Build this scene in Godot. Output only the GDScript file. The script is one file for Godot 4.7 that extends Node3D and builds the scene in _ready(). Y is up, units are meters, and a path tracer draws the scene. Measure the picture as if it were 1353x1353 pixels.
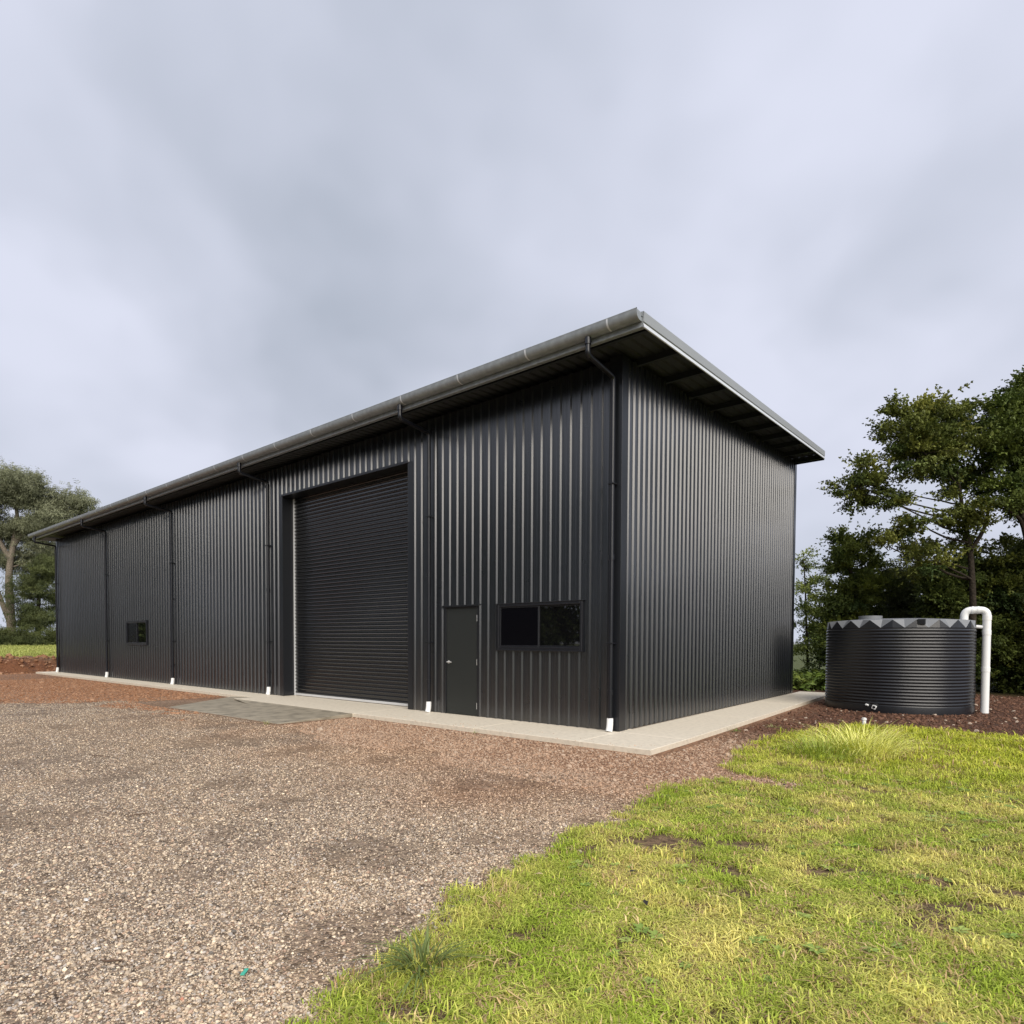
extends Node3D

# ---------------------------------------------------------------- mesh builder
class MB:
	var st := SurfaceTool.new()
	var col := Color(1, 1, 1)
	var n := 0
	func _init() -> void:
		st.begin(Mesh.PRIMITIVE_TRIANGLES)
	# three corners counter-clockwise seen from outside, with one flat normal
	func tri(a: Vector3, b: Vector3, c: Vector3) -> void:
		var nn := (b - a).cross(c - a)
		if nn.length_squared() < 1e-16:
			return
		nn = nn.normalized()
		for p in [a, c, b]:
			st.set_color(col)
			st.set_normal(nn)
			st.add_vertex(p)
		n += 1
	func quad(a: Vector3, b: Vector3, c: Vector3, d: Vector3) -> void:
		tri(a, b, c)
		tri(a, c, d)
	func tri_n(a: Vector3, b: Vector3, c: Vector3, na: Vector3, nb: Vector3, nc: Vector3) -> void:
		st.set_color(col)
		st.set_normal(na)
		st.add_vertex(a)
		st.set_normal(nc)
		st.add_vertex(c)
		st.set_normal(nb)
		st.add_vertex(b)
		n += 1
	func quad_n(a: Vector3, b: Vector3, c: Vector3, d: Vector3, na: Vector3, nb: Vector3, nc: Vector3, nd: Vector3) -> void:
		tri_n(a, b, c, na, nb, nc)
		tri_n(a, c, d, na, nc, nd)
	# box between two corners with chamfered edges
	func box(lo: Vector3, hi: Vector3, bev := 0.003) -> void:
		var c := (lo + hi) * 0.5
		var h := (hi - lo) * 0.5
		bev = minf(bev, minf(h.x, minf(h.y, h.z)) * 0.45)
		var p := func(s: Vector3, ax: int) -> Vector3:
			var e := h - Vector3(bev, bev, bev)
			e[ax] = h[ax]
			return c + s * e
		for ax in 3:
			var u := (ax + 1) % 3
			var v := (ax + 2) % 3
			for s in [-1.0, 1.0]:
				var q: Array[Vector3] = []
				for k in [[-1.0, -1.0], [1.0, -1.0], [1.0, 1.0], [-1.0, 1.0]]:
					var d := Vector3.ZERO
					d[ax] = s
					d[u] = k[0]
					d[v] = k[1]
					q.append(p.call(d, ax))
				if s > 0.0:
					quad(q[0], q[1], q[2], q[3])
				else:
					quad(q[3], q[2], q[1], q[0])
			for su in [-1.0, 1.0]:
				for sv in [-1.0, 1.0]:
					var d0 := Vector3.ZERO
					d0[ax] = -1.0
					d0[u] = su
					d0[v] = sv
					var d1 := d0
					d1[ax] = 1.0
					if su * sv > 0.0:
						quad(p.call(d0, u), p.call(d0, v), p.call(d1, v), p.call(d1, u)) if false else quad(p.call(d0, u), p.call(d1, u), p.call(d1, v), p.call(d0, v))
					else:
						quad(p.call(d0, u), p.call(d0, v), p.call(d1, v), p.call(d1, u))
		for sx in [-1.0, 1.0]:
			for sy in [-1.0, 1.0]:
				for sz in [-1.0, 1.0]:
					var d := Vector3(sx, sy, sz)
					if sx * sy * sz > 0.0:
						tri(p.call(d, 0), p.call(d, 1), p.call(d, 2))
					else:
						tri(p.call(d, 0), p.call(d, 2), p.call(d, 1))
	# round tube through points, smooth sides, closed ends
	func tube(pts: Array, radii: Array, sides := 10, caps := true) -> void:
		var m := pts.size()
		var rings: Array = []
		var norms: Array = []
		var x := Vector3.ZERO
		for i in m:
			var t: Vector3 = (pts[mini(i + 1, m - 1)] - pts[maxi(i - 1, 0)]).normalized()
			if i == 0:
				x = t.cross(Vector3(0.31, 0.2, 0.93)).normalized()
				if x.length() < 0.5:
					x = t.cross(Vector3.RIGHT).normalized()
			else:
				x = (x - t * x.dot(t)).normalized()
			var y := t.cross(x)
			var r: Array[Vector3] = []
			var nn: Array[Vector3] = []
			var rad: float = radii[mini(i, radii.size() - 1)]
			for k in sides:
				var a := TAU * k / sides
				var d := x * cos(a) + y * sin(a)
				r.append(pts[i] + d * rad)
				nn.append(d)
			rings.append(r)
			norms.append(nn)
		for i in m - 1:
			for k in sides:
				var k2 := (k + 1) % sides
				quad_n(rings[i][k], rings[i][k2], rings[i + 1][k2], rings[i + 1][k], norms[i][k], norms[i][k2], norms[i + 1][k2], norms[i + 1][k])
		if caps:
			for k in sides:
				var k2 := (k + 1) % sides
				tri(pts[0], rings[0][k2], rings[0][k])
				tri(pts[m - 1], rings[m - 1][k], rings[m - 1][k2])
	func mesh() -> ArrayMesh:
		return st.commit()

# ---------------------------------------------------------------- scene helpers
var used := {}

func numbered(called: String) -> String:
	var c: int = used.get(called, 0)
	used[called] = c + 1
	return called if c == 0 else "%s_%03d" % [called, c]

func tag(o: Node, label := "", category := "", group := "", kind := "") -> void:
	if label: o.set_meta("label", label)
	if category: o.set_meta("category", category)
	if group: o.set_meta("group", group)
	if kind: o.set_meta("kind", kind)

func thing(called: String, at: Vector3, turn: float, label: String, category: String, group := "") -> Node3D:
	var o := Node3D.new()
	o.name = numbered(called)
	o.position = at
	o.rotation.y = turn
	tag(o, label, category, group)
	add_child(o, true)
	return o

func obj(called: String, mb: MB, m: Material, parent: Node = null) -> MeshInstance3D:
	return put(called, mb.mesh(), m, parent)

func put(called: String, mesh: Mesh, m: Material, parent: Node = null) -> MeshInstance3D:
	var o := MeshInstance3D.new()
	o.mesh = mesh
	o.material_override = m
	if parent == null:
		o.name = numbered(called)
		add_child(o, true)
	else:
		var c := 0
		for k in parent.get_children():
			if str(k.name).begins_with(called) and (str(k.name).length() == called.length() or str(k.name).length() == called.length() + 4):
				c += 1
		o.name = called if c == 0 else "%s_%03d" % [called, c]
		parent.add_child(o, true)
	return o

func scatter(called: String, mesh: Mesh, m: Material, places: Array[Transform3D], tints: PackedColorArray, parent: Node = null) -> MultiMeshInstance3D:
	var mm := MultiMesh.new()
	mm.transform_format = MultiMesh.TRANSFORM_3D
	mm.use_colors = true
	mm.mesh = mesh
	mm.instance_count = places.size()
	for i in places.size():
		mm.set_instance_transform(i, places[i])
		mm.set_instance_color(i, tints[i])
	var o := MultiMeshInstance3D.new()
	o.multimesh = mm
	o.material_override = m
	o.set_meta("kind", "stuff")
	o.name = numbered(called) if parent == null else called
	(self if parent == null else parent).add_child(o, true)
	return o

func rnd(s: int) -> RandomNumberGenerator:
	var r := RandomNumberGenerator.new()
	r.seed = s
	return r

func noise(s: int, freq: float, oct := 4, type := FastNoiseLite.TYPE_SIMPLEX_SMOOTH) -> FastNoiseLite:
	var f := FastNoiseLite.new()
	f.seed = s
	f.noise_type = type
	f.frequency = freq
	f.fractal_type = FastNoiseLite.FRACTAL_FBM if oct > 1 else FastNoiseLite.FRACTAL_NONE
	f.fractal_octaves = oct
	return f

func ntex(f: FastNoiseLite, size: int, stops: Array) -> NoiseTexture2D:
	var t := NoiseTexture2D.new()
	t.width = size
	t.height = size
	t.seamless = true
	t.noise = f
	var g := Gradient.new()
	var off := PackedFloat32Array()
	var cs := PackedColorArray()
	for s in stops:
		off.append(s[0])
		cs.append(s[1])
	g.offsets = off
	g.colors = cs
	t.color_ramp = g
	return t

func grey(v: float) -> Color:
	return Color(v, v, v)

func lin(r: float, g: float, b: float) -> Color:
	return Color(r, g, b).linear_to_srgb()

func mat(c: Color, rough := 0.6, spec := 0.5, metal := 0.0) -> StandardMaterial3D:
	var m := StandardMaterial3D.new()
	m.albedo_color = c
	m.roughness = rough
	m.metallic_specular = spec
	m.metallic = metal
	return m

func tri_world(m: StandardMaterial3D, scale: float) -> void:
	m.uv1_triplanar = true
	m.uv1_world_triplanar = true
	m.uv1_scale = Vector3.ONE * scale

# ---------------------------------------------------------------- materials
var M := {}

func materials() -> void:
	# dark painted steel, wet and a little uneven
	var streak := noise(11, 0.012, 4)
	var wall := mat(lin(0.062, 0.050, 0.040), 0.3, 0.71)   # times the vertex colour: dust at 1, clean paint below
	wall.vertex_color_use_as_albedo = true
	wall.clearcoat_enabled = true
	wall.clearcoat = 0.6
	wall.clearcoat_roughness = 0.2
	wall.roughness_texture = ntex(streak, 512, [[0.0, grey(0.9)], [1.0, grey(1.0)]])
	wall.roughness_texture_channel = BaseMaterial3D.TEXTURE_CHANNEL_GRAYSCALE
	wall.roughness = 0.30
	wall.albedo_texture = ntex(noise(12, 0.02, 5), 512, [[0.0, grey(0.9)], [1.0, grey(1.0)]])
	tri_world(wall, 0.45)
	M.wall = wall
	M.trim = mat(lin(0.0085, 0.0098, 0.013), 0.32, 0.55)
	M.curtain = mat(lin(0.006, 0.0068, 0.0085), 0.24, 0.71)
	M.pipe = mat(lin(0.008, 0.009, 0.013), 0.3, 0.5)
	M.door = mat(lin(0.017, 0.020, 0.019), 0.45, 0.5)
	M.window_frame = mat(lin(0.010, 0.011, 0.015), 0.35, 0.5)
	var glass := mat(lin(0.004, 0.004, 0.005), 0.02, 0.7)
	glass.clearcoat_enabled = true
	glass.clearcoat = 1.0
	glass.clearcoat_roughness = 0.02
	M.glass = glass
	M.screen = mat(lin(0.0025, 0.0025, 0.004), 0.25, 0.22)
	var zinc := mat(lin(0.33, 0.36, 0.39), 0.42, 0.5, 0.1)
	zinc.albedo_texture = ntex(noise(21, 0.03, 4), 256, [[0.0, grey(0.8)], [1.0, grey(1.0)]])
	tri_world(zinc, 0.8)
	M.zinc = zinc
	M.barge = mat(lin(0.31, 0.33, 0.345), 0.42, 0.5, 0.1)
	M.barge_lip = mat(lin(0.62, 0.65, 0.70), 0.35, 0.5, 0.05)
	M.roof = mat(lin(0.04, 0.045, 0.05), 0.5, 0.5)
	M.purlin = mat(lin(0.022, 0.027, 0.032), 0.5, 0.5)
	M.white = mat(lin(0.84, 0.85, 0.85), 0.35, 0.5)
	M.chrome = mat(lin(0.75, 0.75, 0.74), 0.25, 0.5, 0.5)
	M.guide = mat(lin(0.62, 0.63, 0.64), 0.4, 0.5, 0.2)
	# concrete
	var con := mat(lin(0.72, 0.65, 0.53), 0.6, 0.45)
	con.albedo_texture = ntex(noise(31, 0.03, 5), 1024, [[0.0, grey(0.88)], [0.45, grey(0.96)], [1.0, grey(1.0)]])
	con.heightmap_enabled = true
	con.heightmap_scale = 0.05
	con.heightmap_texture = ntex(noise(32, 0.12, 3), 512, [[0.0, grey(0)], [1.0, grey(1)]])
	tri_world(con, 0.3)
	M.concrete = con
	var wet := mat(lin(0.41, 0.36, 0.275), 0.45, 0.5)
	wet.albedo_texture = ntex(noise(33, 0.008, 5), 1024, [[0.0, grey(0.66)], [0.45, grey(0.88)], [1.0, grey(1.0)]])
	wet.heightmap_enabled = true
	wet.heightmap_scale = 0.03
	wet.heightmap_texture = con.heightmap_texture
	tri_world(wet, 0.35)
	M.wet_concrete = wet
	# tank plastic
	var plastic := mat(lin(0.008, 0.009, 0.012), 0.36, 0.5)
	plastic.clearcoat_enabled = true
	plastic.clearcoat = 0.25
	plastic.clearcoat_roughness = 0.25
	plastic.roughness_texture = wall.roughness_texture
	tri_world(plastic, 0.7)
	M.plastic = plastic
	M.lid = mat(lin(0.17, 0.18, 0.195), 0.5, 0.5)  # sky reflection on the wet tank plastic put in as a paler colour
	# ground
	var cell := noise(41, 0.055, 1, FastNoiseLite.TYPE_CELLULAR)
	cell.cellular_return_type = FastNoiseLite.RETURN_CELL_VALUE
	cell.cellular_jitter = 1.0
	var cell_h := noise(41, 0.055, 1, FastNoiseLite.TYPE_CELLULAR)
	cell_h.cellular_return_type = FastNoiseLite.RETURN_DISTANCE2_SUB
	cell_h.cellular_jitter = 1.0
	var pebble_cols: Array = [[0.0, Color(0.50, 0.46, 0.43)], [0.2, Color(0.72, 0.68, 0.64)], [0.4, Color(0.86, 0.82, 0.78)], [0.55, Color(0.8, 0.76, 0.75)], [0.75, Color(0.95, 0.92, 0.88)], [0.9, Color(0.68, 0.65, 0.64)], [1.0, Color(1, 0.98, 0.94)]]
	var gravel := mat(Color.WHITE, 0.75, 0.4)
	gravel.vertex_color_use_as_albedo = true
	gravel.albedo_texture = ntex(cell, 1024, pebble_cols)
	gravel.heightmap_enabled = true
	gravel.heightmap_scale = 1.3
	gravel.heightmap_texture = ntex(cell_h, 1024, [[0.0, grey(0)], [0.6, grey(0.8)], [1.0, grey(1)]])
	tri_world(gravel, 0.8)
	M.gravel = gravel
	var soil := mat(Color.WHITE, 0.8, 0.35)
	soil.vertex_color_use_as_albedo = true
	soil.albedo_texture = ntex(noise(43, 0.02, 6), 1024, [[0.0, grey(0.45)], [0.4, grey(0.8)], [0.65, grey(0.95)], [1.0, grey(1)]])
	soil.heightmap_enabled = true
	soil.heightmap_scale = 1.3
	soil.heightmap_texture = ntex(noise(44, 0.06, 5), 1024, [[0.0, grey(0)], [1.0, grey(1)]])
	tri_world(soil, 0.6)
	M.soil = soil
	var stone := mat(Color.WHITE, 0.7, 0.4)
	stone.vertex_color_use_as_albedo = true
	M.stone = stone
	var blade := mat(Color.WHITE, 0.6, 0.3)
	blade.vertex_color_use_as_albedo = true
	blade.backlight_enabled = true
	blade.backlight = Color(0.35, 0.35, 0.2)
	M.blade = blade
	var leaf := mat(Color.WHITE, 0.55, 0.35)
	leaf.vertex_color_use_as_albedo = true
	leaf.backlight_enabled = true
	leaf.backlight = Color(0.25, 0.28, 0.12)
	M.leaf = leaf
	var bark := mat(lin(0.075, 0.06, 0.045), 0.85, 0.3)
	bark.heightmap_enabled = true
	bark.heightmap_scale = 2.0
	bark.heightmap_texture = ntex(noise(51, 0.03, 5), 512, [[0.0, grey(0)], [1.0, grey(1)]])
	bark.albedo_texture = ntex(noise(52, 0.02, 5), 512, [[0.0, grey(0.5)], [1.0, grey(1)]])
	tri_world(bark, 1.0)
	M.bark = bark
	var pale := bark.duplicate() as StandardMaterial3D
	pale.albedo_color = lin(0.40, 0.34, 0.27)
	M.pale_bark = pale
	M.twig = mat(lin(0.12, 0.075, 0.05), 0.8)
	M.leaf_litter = mat(lin(0.02, 0.016, 0.012), 0.7)
	M.green_tag = mat(lin(0.06, 0.42, 0.30), 0.5)

# ---------------------------------------------------------------- terrain
var n_big := noise(61, 0.12, 4)
var n_mid := noise(62, 0.55, 4)
var n_fine := noise(63, 2.2, 3)

func sstep(a: float, b: float, x: float) -> float:
	return smoothstep(a, b, x)

func height(x: float, z: float) -> float:
	var h := -0.075
	# the pad is cut into a rise beyond the left end of the shed
	var s := -(x + 29.4) - maxf(0.0, z - 5.0) * 0.9 + n_mid.get_noise_2d(x, z) * 0.7
	h += sstep(0.0, 1.7, s) * 0.62 + clampf((s - 1.7) * 0.021, 0.0, 0.62)
	if s > 0.0 and s < 3.0:
		h += n_fine.get_noise_2d(x, z) * 0.12 + n_mid.get_noise_2d(x * 2.0, z * 2.0) * 0.08
	h += n_big.get_noise_2d(x, z) * 0.025 + n_mid.get_noise_2d(x + 40.0, z) * 0.012
	if lawn(x, z) > 0.0:
		h += n_mid.get_noise_2d(x * 2.0, z * 2.0 + 9.0) * 0.02
	# level under the slab
	var d := maxf(maxf(x - 1.2, -29.0 - x), maxf(z - 2.8, -10.4 - z))
	h = lerpf(-0.075, h, sstep(-0.3, 0.8, d)) if s < 0.0 else h
	return h

var LAWN := PackedVector2Array([Vector2(3.6, 14), Vector2(3.05, 8.4), Vector2(2.80, 7.5), Vector2(2.73, 7.14), Vector2(2.66, 6.81), Vector2(2.51, 6.52), Vector2(2.41, 6.2), Vector2(2.29, 5.81), Vector2(2.36, 5.48), Vector2(2.23, 4.69), Vector2(2.30, 4.01), Vector2(2.08, 2.93), Vector2(2.43, 2.21), Vector2(3.25, 1.86), Vector2(3.2, 1.72), Vector2(2.66, 1.66), Vector2(2.19, 1.44), Vector2(1.95, -0.12), Vector2(2.11, -1.61), Vector2(2.26, -3.1), Vector2(3.04, -3.8), Vector2(4.02, -3.95), Vector2(5.03, -3.75), Vector2(9, -4.6), Vector2(30, -6), Vector2(30, 14)])

# above 0 inside the lawn, about the distance in metres to its edge
func lawn(x: float, z: float) -> float:
	if x < 1.6 or z < -7.0:
		return -1.0
	var p := Vector2(x + n_mid.get_noise_2d(x * 2.2, z * 2.2) * 0.16, z + n_mid.get_noise_2d(z * 2.2 + 50.0, x * 2.2) * 0.16)
	var d := 1e9
	for i in LAWN.size() - 1:
		var c := Geometry2D.get_closest_point_to_segment(p, LAWN[i], LAWN[i + 1])
		d = minf(d, c.distance_to(p))
	return d if Geometry2D.is_point_in_polygon(p, LAWN) else -d

# patches of bare earth in the lawn: centre x, z, radius along and across
var BARE := [[2.90, 6.2, 0.16, 0.10], [2.72, 6.28, 0.1, 0.06], [2.90, 4.4, 0.35, 0.2], [2.62, 4.55, 0.2, 0.12], [2.97, 6.99, 0.2, 0.12], [4.2, 5.8, 0.10, 0.06], [4.1, 3.6, 0.16, 0.08], [3.3, 4.1, 0.28, 0.12], [3.9, 4.3, 0.35, 0.10], [4.6, 4.4, 0.4, 0.10], [3.55, 5.0, 0.12, 0.06], [3.35, 6.1, 0.1, 0.06], [5.2, -2.2, 0.4, 0.3], [5.5, 4.2, 0.5, 0.12]]

func bare(x: float, z: float) -> float:
	var b := 0.0
	for k in BARE:
		var dx: float = (x - k[0]) * 0.779 - (z - k[1]) * 0.627
		var dz: float = (x - k[0]) * 0.627 + (z - k[1]) * 0.779
		var wob := 1.0 + n_fine.get_noise_2d(x * 3.0, z * 3.0) * 0.6
		b = maxf(b, 1.0 - sqrt(pow(dx / k[2], 2) + pow(dz / k[3], 2)) * wob * 0.75)
	b = maxf(b, (n_mid.get_noise_2d(x * 3.1 + 7.0, z * 3.1) - 0.23) * 2.2)
	return b

# how much loose gravel lies here
func gravel(x: float, z: float) -> float:
	var edge := 1.9 + maxf(0.0, -x - 9.0) * 0.36 + n_mid.get_noise_2d(x, z) * 0.9 + n_big.get_noise_2d(x * 2.0, z * 2.0) * 1.6
	if x > -4.5:
		edge += (x + 4.5) * 0.18
	return sstep(-1.3, 1.9, z - edge)

# iron red fines that wash from the pad into the gravel
func warm(x: float, z: float) -> float:
	return sstep(6.0, 2.4, z) * sstep(-10.0, -4.0, x) * clampf(0.55 + n_mid.get_noise_2d(x * 0.8, z * 0.8 + 30.0), 0.1, 0.9)

func ground_color(x: float, z: float) -> Color:
	var t := n_big.get_noise_2d(x * 1.5, z * 1.5) * 0.5 + 0.5
	var u := n_mid.get_noise_2d(x, z) * 0.5 + 0.5
	var tan_c := Color(0.46, 0.36, 0.255).lerp(Color(0.38, 0.32, 0.255), t)
	tan_c = tan_c.lerp(Color(0.52, 0.41, 0.29), sstep(0.58, 0.75, u) * 0.7)
	var red := Color(0.40, 0.235, 0.145).lerp(Color(0.29, 0.155, 0.09), u)
	var dark := Color(0.085, 0.043, 0.027).lerp(Color(0.14, 0.07, 0.042), u)
	var earth := red
	# darker, freshly dug earth round the tank and behind the shed
	var right := sstep(1.0, 1.9, x + n_mid.get_noise_2d(x, z) * 0.4) * sstep(1.0, -2.2, z) + sstep(-10.2, -11.2, z)
	earth = earth.lerp(dark, clampf(right, 0.0, 1.0))
	tan_c = tan_c.lerp(Color(0.47, 0.315, 0.20), warm(x, z))
	var c := earth.lerp(tan_c, gravel(x, z))
	var s := -(x + 29.4) - maxf(0.0, z - 5.0) * 0.9
	if s > -1.0:
		c = c.lerp(Color(0.21, 0.09, 0.04), sstep(-1.0, 0.2, s))
		c = c.lerp(Color(0.28, 0.18, 0.11), sstep(1.3, 1.8, s))
		c = c.lerp(Color(0.20, 0.21, 0.055), sstep(2.2, 3.4, s + n_mid.get_noise_2d(x, z)))
	var l := lawn(x, z)
	if l > -0.3:
		var turf := Color(0.21, 0.165, 0.065).lerp(Color(0.20, 0.135, 0.08), sstep(0.0, 0.3, bare(x, z)))
		c = c.lerp(turf, sstep(-0.1, 0.12, l))
	if z < -13.0:
		c = c.lerp(Color(0.10, 0.12, 0.035), sstep(-13.0, -17.0, z))
	if x > 12.0 or z > 12.0:
		c = c.lerp(Color(0.16, 0.17, 0.05), maxf(sstep(12.0, 20.0, x), sstep(16.0, 26.0, z)))
	return c

func grid_lines(spans: Array) -> PackedFloat32Array:
	var g := PackedFloat32Array()
	for s in spans:
		var k := int(round((s[1] - s[0]) / s[2]))
		for i in k:
			g.append(s[0] + (s[1] - s[0]) * i / k)
	g.append(spans[-1][1])
	return g

func terrain() -> void:
	var xs := grid_lines([[-600.0, -100.0, 50.0], [-100.0, -36.0, 4.0], [-36.0, -6.0, 0.3], [-6.0, 7.0, 0.1], [7.0, 13.0, 0.4], [13.0, 60.0, 4.0], [60.0, 600.0, 60.0]])
	var zs := grid_lines([[-600.0, -100.0, 50.0], [-100.0, -28.0, 6.0], [-28.0, -8.0, 0.4], [-8.0, -4.0, 0.2], [-4.0, 9.0, 0.1], [9.0, 14.0, 0.4], [14.0, 60.0, 4.0], [60.0, 600.0, 60.0]])
	var nx := xs.size()
	var nz := zs.size()
	var pos := PackedVector3Array()
	var col := PackedColorArray()
	pos.resize(nx * nz)
	col.resize(nx * nz)
	for j in nz:
		for i in nx:
			pos[j * nx + i] = Vector3(xs[i], height(xs[i], zs[j]), zs[j])
			col[j * nx + i] = ground_color(xs[i], zs[j])
	var nrm := PackedVector3Array()
	nrm.resize(nx * nz)
	for j in nz:
		for i in nx:
			var a := pos[j * nx + mini(i + 1, nx - 1)] - pos[j * nx + maxi(i - 1, 0)]
			var b := pos[mini(j + 1, nz - 1) * nx + i] - pos[maxi(j - 1, 0) * nx + i]
			nrm[j * nx + i] = b.cross(a).normalized()
	var parts := {"ground": PackedInt32Array(), "driveway": PackedInt32Array()}
	for j in nz - 1:
		for i in nx - 1:
			var cx := (xs[i] + xs[i + 1]) * 0.5
			var cz := (zs[j] + zs[j + 1]) * 0.5
			var which := "driveway" if gravel(cx, cz) > 0.5 and lawn(cx, cz) < 0.05 and cx > -34.0 and cx < 12.0 and cz < 14.0 else "ground"
			var a := j * nx + i
			parts[which].append_array(PackedInt32Array([a, a + 1, a + nx, a + 1, a + nx + 1, a + nx]))
	for called in parts:
		var arr := []
		arr.resize(Mesh.ARRAY_MAX)
		arr[Mesh.ARRAY_VERTEX] = pos
		arr[Mesh.ARRAY_NORMAL] = nrm
		arr[Mesh.ARRAY_COLOR] = col
		arr[Mesh.ARRAY_INDEX] = parts[called]
		var mesh := ArrayMesh.new()
		mesh.add_surface_from_arrays(Mesh.PRIMITIVE_TRIANGLES, arr)
		var o := put(called, mesh, M.gravel if called == "driveway" else M.soil)
		tag(o, "grey and tan gravel driveway in front of the dark shed" if called == "driveway" else "red brown earth around the shed and under the lawn", "", "", "structure")

# ---------------------------------------------------------------- shed
const LEN := 28.07
const DEEP := 10.07
const FRONT_TOP := 5.86
const PITCH := 0.0664

# ribbed cladding along u from 0 to len; at(u, y, out) gives the point; openings are [u0, u1, y0, y1]
func cladding(called: String, parent: Node, length: float, pitch: float, first: float, at: Callable, top: Callable, openings: Array, reverse := false) -> void:
	var prof: Array = [[0.0, 0.0]]
	var k := first
	while k < length - 0.06:
		for p in [[-0.036, 0.0], [-0.015, 0.029], [0.015, 0.029], [0.036, 0.0]]:
			prof.append([k + p[0], p[1]])
		# two shallow swages in each pan
		for q in [0.36, 0.64]:
			var c: float = k + pitch * q
			if c < length - 0.1:
				prof.append([c - 0.008, 0.0])
				prof.append([c, 0.0025])
				prof.append([c + 0.008, 0.0])
		k += pitch
	prof.append([length, 0.0])
	var pts: Array = []
	for i in prof.size() - 1:
		var a = prof[i]
		var b = prof[i + 1]
		if b[0] - a[0] < 1e-5:
			continue
		var cuts := [a[0]]
		for o in openings:
			for e in [o[0], o[1]]:
				if e > a[0] + 1e-4 and e < b[0] - 1e-4:
					cuts.append(e)
		cuts.append(b[0])
		cuts.sort()
		for c in cuts.size() - 1:
			var t0: float = (cuts[c] - a[0]) / (b[0] - a[0])
			var t1: float = (cuts[c + 1] - a[0]) / (b[0] - a[0])
			pts.append([cuts[c], lerpf(a[1], b[1], t0), cuts[c + 1], lerpf(a[1], b[1], t1)])
	var mb := MB.new()
	for s in pts:
		var mid: float = (s[0] + s[2]) * 0.5
		var spans: Array = [[0.004, -1.0]]
		for o in openings:
			if mid > o[0] and mid < o[1]:
				if o[2] <= 0.01:
					spans[-1][0] = o[3]
				else:
					spans[-1][1] = o[2]
					spans.append([o[3], -1.0])
		# mud splashed up from the ground has dried on the lowest part
		var cut: Array = []
		for v in spans:
			if v[0] < 0.01 and (v[1] < 0.0 or v[1] > 0.6):
				cut.append_array([[v[0], 0.10], [0.10, 0.42], [0.42, v[1]]])
			else:
				cut.append(v)
		var mud := clampf(0.10 + 0.45 * n_mid.get_noise_2d(mid * 2.0, length * 3.0), 0.0, 0.6)
		for v in cut:
			var y0: float = v[0]
			var paint := Color(0.105, 0.17, 0.31)
			var low := paint.lerp(Color.WHITE, mud if y0 < 0.05 else (mud * 0.42 if y0 < 0.2 else 0.0))
			var high := paint.lerp(Color.WHITE, mud * 0.42 if y0 < 0.05 else 0.0)
			var ya: float = v[1] if v[1] > 0.0 else top.call(s[0])
			var yb: float = v[1] if v[1] > 0.0 else top.call(s[2])
			var A: Vector3 = at.call(s[0], y0, s[1])
			var B: Vector3 = at.call(s[2], y0, s[3])
			var C: Vector3 = at.call(s[2], yb, s[3])
			var D: Vector3 = at.call(s[0], ya, s[1])
			var q := [A, B, C, D, low, low, high, high] if not reverse else [B, A, D, C, low, low, high, high]
			var nn: Vector3 = (q[1] - q[0]).cross(q[3] - q[0]).normalized()
			for w in [0, 2, 1, 0, 3, 2]:
				mb.st.set_color(q[w + 4])
				mb.st.set_normal(nn)
				mb.st.add_vertex(q[w])
	obj(called, mb, M.wall, parent)

const R0 := -9.70
const R1 := -4.93
const RTOP := 5.10
const D0 := -3.85
const D1 := -2.94
const DTOP := 2.10
const W0 := -2.48
const W1 := -0.655
const S0 := -20.09
const S1 := -18.265
const WLO := 1.285
const WHI := 2.098

func roof_y(z: float) -> float:   # underside line of the barge at depth z
	return 5.79 + (0.756 - z) * PITCH

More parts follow.
